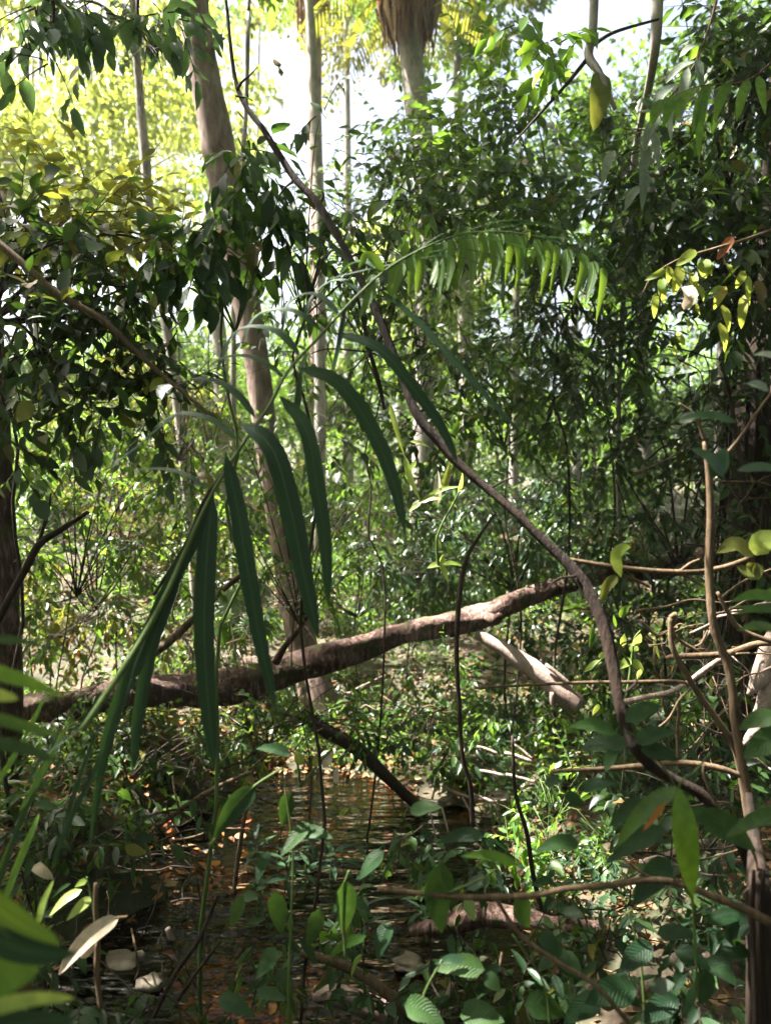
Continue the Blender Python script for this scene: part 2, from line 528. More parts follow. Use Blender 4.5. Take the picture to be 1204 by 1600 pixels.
for g in [(575, 992, 6.6, .20), (610, 980, 6.6, .12), (468, 1030, 6.5, .12), (665, 972, 6.7, .12), (765, 962, 6.8, .12),
          (790, 945, 6.9, .16), (838, 932, 6.9, .13), (890, 905, 7, .08), (330, 1050, 6.4, .06), (286, 1075, 6.4, .07),
          (775, 1008, 6.6, .16), (815, 1035, 6.55, .18), (855, 1065, 6.5, .20), (890, 1095, 6.45, .16),
          (940, 1000, 4.2, .10), (985, 1010, 4.2, .17), (990, 1045, 4.2, .15), (925, 1045, 4.2, .08), (1040, 1000, 3.6, .12),
          (870, 1240, 4.6, .26), (830, 1280, 4.6, .26), (900, 1330, 4.6, .2), (840, 1180, 4.8, .15), (970, 1430, 4.4, .2), (790, 1200, 5.6, .25), (730, 1235, 5.4, .15),
          (610, 400, 2.6, .13), (665, 390, 2.7, .09), (790, 365, 2.9, .2), (1085, 440, 3.2, .26), (1130, 500, 3.2, .2), (1050, 500, 3.2, .15),
          (130, 1480, 2.4, .14), (105, 1415, 2.5, .10), (285, 925, 9, .4), (365, 940, 9, .45), (340, 1000, 8.6, .5),
          (400, 600, 8.3, .4), (405, 530, 8.3, .25), (350, 200, 8.3, .35), (500, 1075, 8.2, .25), (430, 780, 8.3, .18),
          (640, 710, 4.2, .16), (690, 750, 4.2, .22), (690, 880, 4.2, .2), (620, 650, 4.2, .12), (1188, 1050, 4, .2),
          (240, 975, 2.2, .09), (180, 1060, 2.1, .05), (560, 1080, 8, .5), (650, 1110, 8, .5), (480, 1190, 7.4, .3), (350, 1160, 7.6, .5), (300, 1230, 7, .3),
          (1180, 350, 6, .5), (1100, 260, 5.5, .35), (985, 880, 2.6, .06), (1170, 860, 2.6, .12), (300, 850, 9, .3), (230, 250, 9, .6),
          (350, 1300, 5.8, .3), (280, 1300, 5.8, .25), (330, 1540, 4.2, .2), (110, 850, 9.5, .5), (180, 950, 9, .5), (60, 730, 10, .5), (220, 730, 10, .6), (110, 1000, 8.5, .3),
          (1010, 1560, 3.8, .08), (60, 560, 5.5, .25), (600, 1560, 3.6, .12), (160, 830, 9, .4), (1000, 1345, 3.6, .12), (500, 1400, 5, .1)]:
    gap(*g)
rg0 = np.random.default_rng(5)
for _ in range(150):                       # many small flecks on the far bank, the slope and the undergrowth
    gap(rg0.uniform(-40, 900), rg0.uniform(640, 1200), rg0.uniform(6.5, 11), rg0.uniform(.10, .26))
for _ in range(60):
    gap(rg0.uniform(500, 1204), rg0.uniform(900, 1560), rg0.uniform(2.6, 5), rg0.uniform(.03, .08))
_S = np.array(SUN)


def lit_ok(pos):
    """False where a leaf would stand in one of the sun shafts."""
    pos = np.asarray(pos)
    keep = np.ones(len(pos), bool)
    for c, r, lo in GAPS:
        d = pos - c
        s = d @ _S
        perp = np.linalg.norm(d - s[:, None] * _S, axis=1)
        keep &= ~((s > lo) & (perp < r * (1 + .02 * s)))
    return keep


# ------------------------------------------------------------------ the ground and the creek
def H(x, y):
    bank = 1 - sstep(1.5, 3.1, y + .35 * math.sin(x * 1.3) + .5 * noise.noise(Vector((x * .9, y * .9, 7))))
    floor_ = -1.28 + .78 * sstep(.2, 1.8, x) * (1 - .6 * sstep(6.5, 7.5, y)) + .25 * sstep(-3.2, -5, -abs(x) if x > 0 else x)
    xn = x + .45 * noise.noise(Vector((y * 1.1, 1.7, x * .4))) + .2 * noise.noise(Vector((y * 3.1, x * 2, 0)))
    if x < -.8:
        floor_ += .95 * sstep(1.1, 2.2, -xn - .25 * (5.5 - y) * (1 if y < 5.5 else 0))
    far = sstep(6.2, 8.3, y + .3 * math.sin(x * .9 + 1) + .55 * noise.noise(Vector((x * 1.1, y * .7, 4))))
    z = floor_ * (1 - bank)
    hill = -.62 + .62 * sstep(8, 10.5, y) + 1.0 * sstep(10, 14, y) + 1.3 * sstep(13, 24, y) + 3.0 * sstep(20, 90, y) + 14 * sstep(60, 200, y)
    hill += .9 * sstep(.8, 4.5, -x) * sstep(7.5, 12, y)
    z = z * (1 - far) + hill * far
    z += .10 * noise.noise(Vector((x * .8, y * .8, 0))) + .08 * noise.noise(Vector((x * 2.6, y * 2.6, 3))) + .035 * noise.noise(Vector((x * 7, y * 7, 5)))
    return z


def build_ground():
    xs = np.concatenate([np.linspace(-220, -12, 16), np.linspace(-11, 11, 150), np.linspace(12, 220, 16)])
    ys = np.concatenate([np.linspace(-60, -3, 8), np.linspace(-2, 18, 150), np.linspace(19, 60, 24), np.linspace(65, 320, 14)])
    V = [(x, y, H(x, y)) for y in ys for x in xs]
    nx = len(xs)
    Fc = [(j * nx + i, j * nx + i + 1, (j + 1) * nx + i + 1, (j + 1) * nx + i) for j in range(len(ys) - 1) for i in range(nx - 1)]
    me = np_mesh('ground', np.array(V), Fc, smooth=True)
    o = link_mesh('ground', me, M['ground'])
    tag(o, kind='structure')


build_ground()
WATER_Z = -.93
me = np_mesh('creek_water', np.array([(-9, 2.2, WATER_Z), (9, 2.2, WATER_Z), (9, 9, WATER_Z), (-9, 9, WATER_Z)]), np.array([(0, 1, 2, 3)]))
tag(link_mesh('creek_water', me, M['water']), kind='structure')


def on_ground(px, py, lo=1.5, hi=60):
    """Where the line of sight through a pixel meets the ground."""
    y = lo
    while y < hi:
        p = P(px, py, y)
        if p.z <= H(p.x, y):
            return Vector((p.x, y, H(p.x, y)))
        y += .04
    return None


# leaf litter
def litter(name, region, n, mat, Lr, label_kind='stuff', lift=.012):
    x0, x1, y0, y1 = region
    X = RNG.uniform(x0, x1, n); Y = RNG.uniform(y0, y1, n)
    Z = np.array([H(a, b) for a, b in zip(X, Y)]) + lift + RNG.uniform(0, .03, n)
    ax = np.stack([RNG.normal(0, 1, n), RNG.normal(0, 1, n), RNG.normal(0, .25, n)], 1)
    up = np.stack([RNG.normal(0, .35, n), RNG.normal(0, .35, n), np.ones(n)], 1)
    L = RNG.uniform(*Lr, n)
    o = link_mesh(name, mass_mesh(name, np.stack([X, Y, Z], 1), ax, up, L, 's8', RNG.uniform(.7, 1.3, n)), mat)
    return tag(o, kind='stuff')


litter('leaf_litter', (-6, 6, 1.2, 16), 16000, M['dry'], (.05, .12))
litter('rust_leaf_litter', (-3.2, .4, 3.6, 7.6), 900, M['rust'], (.05, .10))
litter('left_bank_litter', (-5, -.8, 4, 8.5), 5000, M['dry'], (.05, .10))
litter('pale_leaf_litter', (-6, 6, 3, 13), 1100, M['pale'], (.04, .10))


# ------------------------------------------------------------------ plants that carry leaves on twigs
def rand_unit(n, bias=(0, 0, 0), s=1.0):
    v = RNG.normal(0, s, (n, 3)) + np.array(bias)
    return v / (np.linalg.norm(v, axis=1)[:, None] + 1e-9)


def grow(root, blobs, mat, Lr, tpls=('ovate', 'ovate2'), sprigs=12, leaves=9, slen=(.3, .6), cap=240, minpx=14,
         bias=(0, 0, -.15), hang=.5, stemmat=None, stem_from=None, stem_r=.02, twig_r=.004, use_gap=True, spread=1.0,
         branch_name='branch', widths=None, faceup=.9, alt=None):
    """Leafy sprigs in each blob (px, py, depth, radius in metres[, density]); the largest leaves in view are parts,
    the others one joined part; a branch runs from the stem to every blob."""
    stemmat = stemmat or M['dkbark']
    loc = np.array(root.location)
    pos, axs, ups, Ls = [], [], [], []
    tw = MB()
    for b in blobs:
        px, py, y, r = b[:4]
        dens = b[4] if len(b) > 4 else 1.0
        c = np.array(P(px, py, y))
        if stem_from is not None:
            s0 = np.array(stem_from, float)
            mid = (s0 + c) / 2 + np.array([0, 0, .15 * np.linalg.norm(c - s0)]) + RNG.normal(0, .05, 3)
            br = MB().tube([s0, mid, c], [stem_r, stem_r * .7, stem_r * .3], 9, 5)
            br.build(branch_name, stemmat, root, loc)
        ns = max(1, int(sprigs * dens))
        for _ in range(ns):
            d = rand_unit(1)[0]
            st = c + d * r * RNG.uniform(0, .85) * np.array([1, spread, 1])
            dr = rand_unit(1, np.array(bias) + d * .5, .6)[0]
            ln = RNG.uniform(*slen)
            pts = [st]
            v = dr.copy()
            for k in range(4):
                v = v + np.array([0, 0, -.12 * hang]); v /= np.linalg.norm(v)
                pts.append(pts[-1] + v * ln / 4)
            C = catmull(pts, leaves + 1)
            tw.tube(pts, [twig_r, twig_r * .8, twig_r * .7, twig_r * .5, twig_r * .3], 5, 3, cap=False)
            T = np.gradient(C, axis=0); T /= np.linalg.norm(T, axis=1)[:, None]
            side = np.cross(T, (0, 0, 1)); side /= np.linalg.norm(side, axis=1)[:, None] + 1e-9
            for k in range(1, leaves + 1):
                sg = 1 if k % 2 else -1
                a = T[k] * .7 + side[k] * sg * .8 + np.array([0, 0, -hang]) + RNG.normal(0, .22, 3)
                if k == leaves: a = T[k] + np.array([0, 0, -hang * .7])
                pos.append(C[k]); axs.append(a)
                ups.append(np.array([0, 0, faceup]) + RNG.normal(0, .45, 3) + np.array([0, -.25, 0]))
                Ls.append(RNG.uniform(*Lr) * (1 - .25 * abs(k / leaves - .5)))
    pos, axs, ups, Ls = map(np.array, (pos, axs, ups, Ls))
    if use_gap:
        k = lit_ok(pos); pos, axs, ups, Ls = pos[k], axs[k], ups[k], Ls[k]
    if len(pos) == 0:
        return
    # keep lens side clear
    k = pos[:, 1] > .5; pos, axs, ups, Ls = pos[k], axs[k], ups[k], Ls[k]
    size = Ls / pos[:, 1] * F
    PX = 602 + pos[:, 0] / pos[:, 1] * F; PY = 800 + (CAMZ - pos[:, 2]) / pos[:, 1] * F
    inv = (PX > -20) & (PX < 1224) & (PY > -20) & (PY < 1620) & (size > minpx)
    order = np.argsort(-np.where(inv, size, 0))
    ncap = min(cap, int(inv.sum()))
    single, rest = order[:ncap], order[ncap:]
    for i in single:
        leaf_obj('leaf', tpls[i % len(tpls)], M[random.choice(alt)] if alt and random.random() < .22 else mat, root, pos[i], axs[i], ups[i], Ls[i])
    if len(rest):
        W = None
        if tpls[0].startswith('lance'): W = np.full(len(rest), .6)
        o = link_mesh('foliage', mass_mesh('foliage', pos[rest] - loc, axs[rest], ups[rest], Ls[rest], 's8', W), mat, root)
        o['kind'] = 'stuff'
    if tw.n:
        o = tw.build('twigs', stemmat, root, loc); o['kind'] = 'stuff'


def gz(x, y, d=0):
    return Vector((x, y, H(x, y) + d))


def gpx(px, y, d=0):
    x = (px - 602) / F * y
    return gz(x, y, d)


def trunk(root, pts, radii, mat, name='trunk', n=30, seg=12, rough=.18, seed=0):
    return MB().tube(pts, radii, n, seg, rough, seed).build(name, mat, root, root.location)


def wpx(w, y):
    return w / 2 / F * y


# ------------------------------------------------------------------ distant forest
def crown_mesh(name, r, h, n, Lr, clumps=26, seed=0, tpl='kite', shell=.55):
    rg = np.random.default_rng(seed)
    cs = []
    for _ in range(clumps):
        d = rg.normal(0, 1, 3); d /= np.linalg.norm(d)
        k = rg.uniform(shell, 1)
        cs.append((d * k * np.array([r, r, h]), rg.uniform(.22, .42) * r))
    per = n // clumps
    pos = []
    for c, cr in cs:
        d = rg.normal(0, 1, (per, 3)); d /= np.linalg.norm(d, axis=1)[:, None]
        pos.append(c + d * (cr * rg.uniform(.3, 1, (per, 1))) * np.array([1, 1, .65]))
    pos = np.concatenate(pos)
    ax = rg.normal(0, .6, pos.shape) + pos / (np.linalg.norm(pos, axis=1)[:, None] + 1e-6) * .5 + np.array([0, 0, -.5])
    up = rg.normal(0, .4, pos.shape) + np.array([0, 0, 1])
    return mass_mesh(name, pos, ax, up, rg.uniform(*Lr, len(pos)), tpl), cs


CROWNS = [crown_mesh('crown', 1, .8, 5200, (.05, .085), 30, 3), crown_mesh('crown', 1, 1.1, 5200, (.05, .085), 26, 5),
          crown_mesh('crown', 1, .6, 4200, (.055, .095), 20, 9)]


def far_tree(name, label, cat, x, y, h, r, mat, k, tr=.12, bark='palebark', group=None, ry=None):
    root = thing(name, label, cat, gz(x, y, -.2), group)
    z0 = H(x, y) - .2
    cz = z0 + h - r * .6
    lean = random.uniform(-.4, .4)
    MB().tube([(x, y, z0), (x + lean * .5, y, z0 + h * .5), (x + lean, y, cz + r * .3)], [tr, tr * .8, tr * .35], 12, 8, .15, k).build('trunk', M[bark], root, root.location)
    me, cs = CROWNS[k % 3]
    me2 = me if not me.materials or me.materials[0] == mat else None
    key = ('crown', k % 3, mat.name)
    if key not in TM:
        TM[key] = me.copy(); TM[key].materials.clear(); TM[key].materials.append(mat)
    o = bpy.data.objects.new('crown', TM[key]); col.objects.link(o); o.parent = root
    o.location = (lean, 0, cz - z0 )
    o.scale = (r, r, ry or r)
    o.rotation_euler = (random.uniform(-.2, .2), random.uniform(-.2, .2), random.uniform(0, 6.28))
    o['kind'] = 'stuff'
    lb = MB()
    for c, cr in cs[:7]:
        e = Matrix.Rotation(o.rotation_euler[2], 3, 'Z') @ Vector(c)
        lb.tube([(lean * .8, 0, cz - z0 - r * .5), (lean + e.x * r * .5, e.y * r * .5, cz - z0 + e.z * r * .4), (lean + e.x * r * .9, e.y * r * .9, cz - z0 + e.z * r * .9)], [tr * .35, tr * .2, tr * .08], 5, 5)
    ob = lb.build('limbs', M[bark], root, (0, 0, 0)); ob['kind'] = 'stuff'
    return root


FT = [  # px, depth, height above ground, crown radius, material, label
    (60, 17, 11, 3.6, 'yellow', 'sunlit yellow-green tree with a broad crown behind the upper-left canopy'),
    (190, 20, 12, 4.0, 'yellow', 'yellow-green backlit tree beyond the slender pale trunk'),
    (-60, 15, 8.5, 2.6, 'yellow', 'glowing lime tree cut off by the edge beside the dark broad-leaved bush'),
    (110, 26, 15, 4.6, 'yellow', 'hazy yellow tree rising farthest behind the pale slender trunk'),
    (330, 26, 3.6, 2.0, 'bright', 'low sunlit tree glimpsed behind the pinkish trunk, under the open sky'),
    (470, 30, 5.0, 2.6, 'bright', 'round bright tree below the white patch of sky'),
    (545, 20, 4.6, 1.8, 'bright', 'light green tree between the liana and the skirted palm'),
    (630, 24, 8.0, 3.2, 'yellow', 'pale yellow-green tree behind the trunk of the skirted palm'),
    (720, 20, 8.6, 2.8, 'yellow', 'sunny tree with yellowish top beside the brown dead palm skirt'),
    (800, 15, 9.0, 2.6, 'bush', 'tall mid-green tree behind the hanging yellow-mottled leaf'),
    (900, 20, 7.5, 2.8, 'bright', 'bright tree showing under the open patch of sky at the grey bent branch'),
    (1010, 16, 8.6, 2.4, 'bush', 'green tree behind the silvery drooping leaves'),
    (1120, 13, 9.0, 2.6, 'bush', 'tall tree of dense small leaves behind the yellow-green hanging spray'),
    (545, 18, 14.6, 2.3, 'olive', 'tall olive tree whose crown fills the top edge between the two skirted palms'),
    (735, 16, 13.4, 2.5, 'bush', 'tall green tree crowning the top edge right of the stout palm'),
    (395, 30, 21.5, 2.6, 'bright', 'tall thin distant tree whose crown shows at the very top beside the pinkish trunk'),
    (1230, 11, 8.5, 2.4, 'dark', 'dark tree closing the right edge behind the hanging spray'),
]
for i, (px, y, h, r, mt, lb) in enumerate(FT):
    far_tree('forest_tree', lb, 'tree', (px - 602) / F * y, y, h, r, M[mt], i, tr=.10 + .03 * (i % 3))

# understorey bushes on the far bank and slope
UB = []
for j, (y, n, hh, rr) in enumerate([(10.5, 9, 1.5, .95), (13, 9, 2.3, 1.3), (16.5, 10, 3.0, 1.7), (22, 9, 4.2, 2.4)]):
    for i in range(n):
        px = -80 + (1370) * (i + .5 + random.uniform(-.25, .25)) / n
        low = .5 if j and 400 < px < 640 else 1
        UB.append((px, y + random.uniform(-.8, .8), low * hh * random.uniform(.75, 1.2), (.5 + low / 2) * rr * random.uniform(.85, 1.15), j))
for i, (px, y, h, r, j) in enumerate(UB):
    if j == 0 and 380 < px < 560: continue
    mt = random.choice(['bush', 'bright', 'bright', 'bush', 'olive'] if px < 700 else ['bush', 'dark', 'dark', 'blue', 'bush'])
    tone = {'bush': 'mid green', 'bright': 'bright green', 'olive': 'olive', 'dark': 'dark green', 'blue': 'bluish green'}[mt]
    row = ['far bank', 'lower slope', 'middle slope', 'upper slope'][j]
    anchors = [(-80, 'at the left edge'), (90, 'behind the near-black bush'), (215, 'behind the slender pale trunk'), (310, 'just left of the pinkish trunk'), (410, 'behind the pinkish trunk'), (510, 'behind the slim skirted palm'),
               (600, 'behind the middle of the liana'), (670, 'behind the stout palm'), (790, 'behind the tip of the palm frond'), (900, 'below the grey bent branch'), (1010, 'below the silvery leaf spray'), (1100, 'behind the yellow-green leaf spray'), (1190, 'behind the root-wrapped trunk'), (1290, 'at the right edge')]
    near = min(anchors, key=lambda q: abs(q[0] - px))[1]
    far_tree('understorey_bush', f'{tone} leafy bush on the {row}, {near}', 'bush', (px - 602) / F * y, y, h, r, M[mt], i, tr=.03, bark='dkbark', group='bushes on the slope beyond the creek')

# distant wood, one mass
n = 60000
dx = RNG.uniform(-45, 45, n); dy = RNG.uniform(28, 60, n)
cl = RNG.integers(0, 130, n)
ccx = RNG.uniform(-38, 38, 130); ccy = RNG.uniform(28, 62, 130); cch = RNG.uniform(1.5, 6.0, 130); ccr = RNG.uniform(1.6, 3.6, 130)
d = rand_unit(n)
pos = np.stack([ccx[cl], ccy[cl], np.array([H(a, b) for a, b in zip(ccx, ccy)])[cl] + cch[cl]], 1) + d * (ccr[cl] * RNG.uniform(.5, 1, n))[:, None]
ax = rand_unit(n, (0, 0, -.4)); up = rand_unit(n, (0, 0, 1.2), .5)
tag(link_mesh('distant_wood', mass_mesh('distant_wood', pos, ax, up, RNG.uniform(.25, .42, n)), M['bright']), kind='stuff')

# ------------------------------------------------------------------ overhead trees: trunks beside and behind the view, crowns shading the creek
def overhead(label, tx, ty, crown, n, mat, tr=.16, z=(9.6, 12.5), bark='dkbark', trunkpts=None):
    root = thing('canopy_tree', label, 'tree', gz(tx, ty, -.2))
    x0, x1, y0, y1 = crown
    cx, cy = (x0 + x1) / 2, (y0 + y1) / 2
    trunk(root, trunkpts or [gz(tx, ty, -.2), (tx * .7 + cx * .3, ty * .7 + cy * .3, 4.5), (cx, cy, z[0] + .3)], [tr, tr * .8, tr * .5], M[bark], n=20)
    m = int((x1 - x0) * (y1 - y0) * 1.5)
    cc = np.stack([RNG.uniform(x0, x1, m), RNG.uniform(y0, y1, m), RNG.uniform(*z, m)], 1)
    cc[:, 2] = np.maximum(cc[:, 2], 1.9 + .72 * cc[:, 1] + .6)
    idx = RNG.integers(0, m, n)
    pos = cc[idx] + rand_unit(n) * RNG.uniform(.1, .75, (n, 1)) * np.array([1, 1, .6])
    k = lit_ok(pos); pos = pos[k]
    n = len(pos)
    o = link_mesh('crown', mass_mesh('crown', pos - np.array(root.location), rand_unit(n, (0, 0, -.5)), rand_unit(n, (0, 0, 1.4), .5), RNG.uniform(.13, .22, n), 'kite'), mat, root)
    o['kind'] = 'stuff'
    lb = MB()
    for c in cc[::3]:
        if not lit_ok(np.array([np.array([cx, cy, z[0]]) * (1 - t) + c * t for t in np.linspace(0, 1, 9)])).all(): continue
        lb.tube([(cx, cy, z[0]), ((cx + c[0]) / 2, (cy + c[1]) / 2, (z[0] + c[2]) / 2 + .2), c], [tr * .3, tr * .2, tr * .06], 6, 5)
    if lb.n:
        lb.build('limbs', M[bark], root, root.location)['kind'] = 'stuff'


overhead('tall shade tree standing outside the view on the left bank', -5.5, 5, (-9, -2.6, 2, 7.5), 14000, M['dark'])
overhead('tall shade tree on the right bank with its crown over the creek', 5.6, 5.5, (-2.6, 6.5, 2.2, 7.2), 18000, M['dark'])
overhead('shade tree rooted behind the viewpoint with its crown above', 1.5, -2.5, (-6, 7, -5, 2.4), 22000, M['bush'])
overhead('shade tree on the left slope reaching over the log', -8.5, 11.5, (-9, -2.4, 6.8, 10.5), 12000, M['bush'], z=(10.6, 12.8))

# the wood that closes in on both sides and behind the viewpoint
n = 95000
m = 520
ang = RNG.uniform(R(42), R(318), m)                  # clockwise from +Y: all round except the view itself
rad = RNG.uniform(8.5, 13, m)
cc = np.stack([np.sin(ang) * rad, np.cos(ang) * rad + 3, RNG.uniform(-1, 13, m)], 1)
cc[:, 2] *= np.where((cc[:, 0] < -5) & (cc[:, 1] > 4.5), .45, 1)
pos = cc[RNG.integers(0, m, n)] + rand_unit(n) * RNG.uniform(.2, 1.3, (n, 1))
m2, n2 = 300, 34000
c2 = np.stack([RNG.uniform(-13, 13, m2), RNG.uniform(-11, 7, m2), RNG.uniform(12.2, 14, m2)], 1)
pos = np.concatenate([pos, c2[RNG.integers(0, m2, n2)] + rand_unit(n2) * RNG.uniform(.2, 1.3, (n2, 1)) * np.array([1, 1, .5])])
c3 = np.stack([RNG.uniform(-.5, 15, 240), RNG.uniform(8, 21, 240), RNG.uniform(12, 14, 240)], 1)
c3[:, 2] = np.maximum(c3[:, 2], 3.6 + .74 * c3[:, 1])
pos = np.concatenate([pos, c3[RNG.integers(0, 240, 12000)] + rand_unit(12000) * RNG.uniform(.2, 1.3, (12000, 1)) * np.array([1, 1, .5])])
c4 = np.stack([RNG.uniform(3.5, 9, 120) * RNG.choice([-1, 1], 120, p=[.3, .7]), RNG.uniform(3, 15, 120), RNG.uniform(0, 9, 120)], 1)
c4[:, 2] *= np.where(c4[:, 0] < 0, .4, 1)
c4[:, 0] = np.sign(c4[:, 0]) * (.52 * c4[:, 1] + 1.6 + RNG.uniform(0, 2.5, 120))
pos = np.concatenate([pos, c4[RNG.integers(0, 120, 16000)] + rand_unit(16000) * RNG.uniform(.2, 1.0, (16000, 1))])
n = len(pos)
fov = (np.abs(pos[:, 0]) < .56 * pos[:, 1] + .3) & (pos[:, 2] < 11)
pos = pos[~(fov & (pos[:, 1] > -1))]
pos = pos[lit_ok(pos)]
n = len(pos)
tag(link_mesh('surrounding_wood', mass_mesh('surrounding_wood', pos, rand_unit(n, (0, 0, -.4)), rand_unit(n, (0, 0, 1.0), .6), RNG.uniform(.2, .34, n)), M['bush']), kind='stuff')

# the pinkish tree, its crown above the frame
TP = [(505, 1128), (492, 1075), (478, 1030), (462, 950), (442, 850), (427, 760), (410, 640), (401, 560), (386, 480), (375, 420), (358, 320), (336, 200), (318, 110), (304, 20), (285, -110)]
TWD = [70, 54, 48, 48, 41, 38, 38, 40, 44, 46, 50, 52, 48, 46, 44]
TD = [8.15, 8.2] + [8.3] * 12 + [8.4]
root = thing('leaning_tree', 'tall leaning tree with smooth pinkish grey bark rising behind the fallen log', 'tree', P(505, 1128, 8.15))
trunk(root, [P(a, b, c) for (a, b), c in zip(TP, TD)] + [(-3.6, 8.8, 12)], [wpx(w, 8.3) for w in TWD] + [.1], M['bark'], n=60, seg=18, rough=.10)
for s, e, w in (((300, 0), (205, -150), .05), ((318, 110), (350, 60), .028)):
    MB().tube([P(*s, 8.35), P((s[0] + e[0]) / 2, (s[1] + e[1]) / 2 - 10, 8.2), P(*e, 7.8)], [w, w * .8, w * .5], 8, 7, .1).build('limb', M['bark'], root, root.location)
n = 7000
m = 60
cc = np.stack([RNG.uniform(-6.8, 1.5, m), RNG.uniform(6.5, 13, m), RNG.uniform(10.5, 13, m)], 1)
cc[:, 2] = np.maximum(cc[:, 2], 2.6 + .74 * cc[:, 1])
pos = cc[RNG.integers(0, m, n)] + rand_unit(n) * RNG.uniform(.1, .8, (n, 1)) * np.array([1, 1, .6])
pos = pos[lit_ok(pos)]; n = len(pos)
o = link_mesh('crown', mass_mesh('crown', pos - np.array(root.location), rand_unit(n, (0, 0, -.5)), rand_unit(n, (0, 0, 1.4), .5), RNG.uniform(.13, .22, n)), M['bush'], root)
o['kind'] = 'stuff'
lb = MB()
for c in cc[::3]:
    if not lit_ok(np.array([np.array([-3.3, 8.6, 10.3]) * (1 - t) + c * t for t in np.linspace(0, 1, 9)])).all(): continue
    lb.tube([(-3.3, 8.6, 10.3), ((c[0] - 3.3) / 2, (c[1] + 8.6) / 2, (10.3 + c[2]) / 2 + .2), c], [.06, .04, .015], 6, 5)
if lb.n:
    lb.build('limbs', M['bark'], root, root.location)['kind'] = 'stuff'

# slender pale tree
SP = [(307, 985), (304, 945), (299, 850), (291, 760), (281, 660), (268, 560), (250, 450), (235, 350), (228, 260), (221, 180), (214, 90), (205, -30)]
SW = [13, 12, 12, 13, 15, 15, 16, 16, 15, 14, 12, 10]
root = thing('slender_tree', 'slender pale-barked young tree standing on the slope left of the pinkish trunk', 'tree', P(307, 985, 9))
trunk(root, [P(a, b, 9) for a, b in SP], [wpx(w, 9) for w in SW], M['palebark'], n=44, seg=9, rough=.22)
grow(root, [(150, 20, 8.6, .5), (225, 25, 8.8, .45), (205, 75, 8.8, .3, .5), (100, 5, 8.6, .4)], M['blue'], (.13, .2), ('ovate', 'ovate2'), sprigs=16, leaves=7, slen=(.4, .7), cap=200, stem_from=P(214, 60, 9), stem_r=.03, hang=.9)

# pale far trunks
for pts, w, lb in (([(500, 420), (497, 300), (492, 190), (486, 60), (480, -40)], 16, 'straight pale trunk seen through the gap right of the liana tip'),
                   ([(365, 470), (372, 330), (383, 190), (388, 20)], 9, 'thin straight pole-like trunk close behind the pinkish tree'),
                   ([(345, 560), (330, 440), (322, 330)], 22, 'short stretch of a blurred grey trunk low behind the pinkish tree'),
                   ([(12, 1040), (8, 900), (2, 760), (-10, 560), (-30, 300)], 40, 'reddish-brown trunk cut by the left edge above the log')):
    y = {16: 12, 9: 9.5, 22: 13, 12: 13, 40: 5.2}[w]
    b = gpx(pts[0][0], y)
    root = thing('young_tree', lb, 'tree', b)
    P3 = [P(a, c, y) for a, c in pts]
    if P3[0].z > b.z + .2: P3 = [b] + P3
    trunk(root, P3, [wpx(w, y) * (1.1 - .3 * i / len(P3)) for i in range(len(P3))], M['log' if w == 40 else 'palebark'], n=20, seg=10, rough=.15)
    if w != 40:
        top = P3[-1]
        pxx, pyy = px_of(top)
        grow(root, [(pxx, pyy - 60, y, .5), (pxx + 40, pyy - 110, y, .6)], M['bush'], (.12, .18), sprigs=8, leaves=7, cap=60, stem_from=top, use_gap=False)


# ------------------------------------------------------------------ feather palms with dead skirts (far)
def feather_palm(label, base_px, y, trunk_px, w, crown_at, nfr, skirt, mat, trunkmat='palmtrunk', flen=1.9):
    b = gpx(base_px, y)
    root = thing('palm_tree', label, 'palm', b)
    P3 = [b] + [P(a, c, y) for a, c in trunk_px]
    trunk(root, P3, [wpx(w, y)] * len(P3), M[trunkmat], n=26, seg=10, rough=.12)
    c = np.array(P(*crown_at, y))
    for i in range(nfr):
        a = i * 2.4 + .3
        el = random.uniform(.5, 1.2)
        d = np.array([math.cos(a) * math.cos(el), math.sin(a) * math.cos(el), math.sin(el)])
        pts = [c]
        v = d.copy()
        for k in range(5):
            v = v + np.array([0, 0, -.30]); v /= np.linalg.norm(v)
            pts.append(pts[-1] + v * flen / 5)
        fr = MB().tube(pts, [.02, .016, .012, .01, .008, .004], 10, 4).build('frond', mat, root, root.location)
        C = catmull(pts, 28)
        T = np.gradient(C, axis=0); T /= np.linalg.norm(T, axis=1)[:, None]
        S = np.cross(T, (0, 0, 1)); S /= np.linalg.norm(S, axis=1)[:, None]
        q = []; axx = []; L = []
        for k in range(3, 28):
            for sg in (-1, 1):
                q.append(C[k]); axx.append(T[k] * .6 + S[k] * sg + np.array([0, 0, -.5])); L.append(.45 * math.sin(math.pi * k / 30) + .1)
        q = np.array(q)
        o = link_mesh('leaflets', mass_mesh('leaflets', q - np.array(root.location), np.array(axx), np.tile([0, -.3, 1.0], (len(q), 1)), np.array(L), 's8', np.full(len(q), .22)), mat, fr)
        o['kind'] = 'stuff'
    if skirt:
        for i in range(skirt):
            a = RNG.uniform(0, 6.28)
            r0 = np.array([math.cos(a), math.sin(a), 0])
            p0 = c + r0 * .12
            p1 = c + r0 * random.uniform(.3, .55) + np.array([0, 0, -random.uniform(.2, .5)])
            p2 = c + r0 * random.uniform(.25, .5) + np.array([0, 0, -random.uniform(.7, 1.3)])
            blade_path('dead_frond', [p0, p1, p2], random.uniform(.05, .12), M['dry'], root, face=tuple(r0), st=6)


feather_palm('slim palm with a reddish dead skirt right of the bright patch of sky', 492, 14, [(496, 500), (495, 330), (491, 200), (490, 70), (489, -40)], 24, (489, -50), 9, 40, M['bush'])
feather_palm('stout palm with shaggy brown dead skirt and pale trunk at the top middle', 655, 12, [(668, 420), (660, 240), (648, 140), (638, 30), (636, -55)], 36, (640, -30), 9, 150, M['olive'], 'palebark', 2.2)


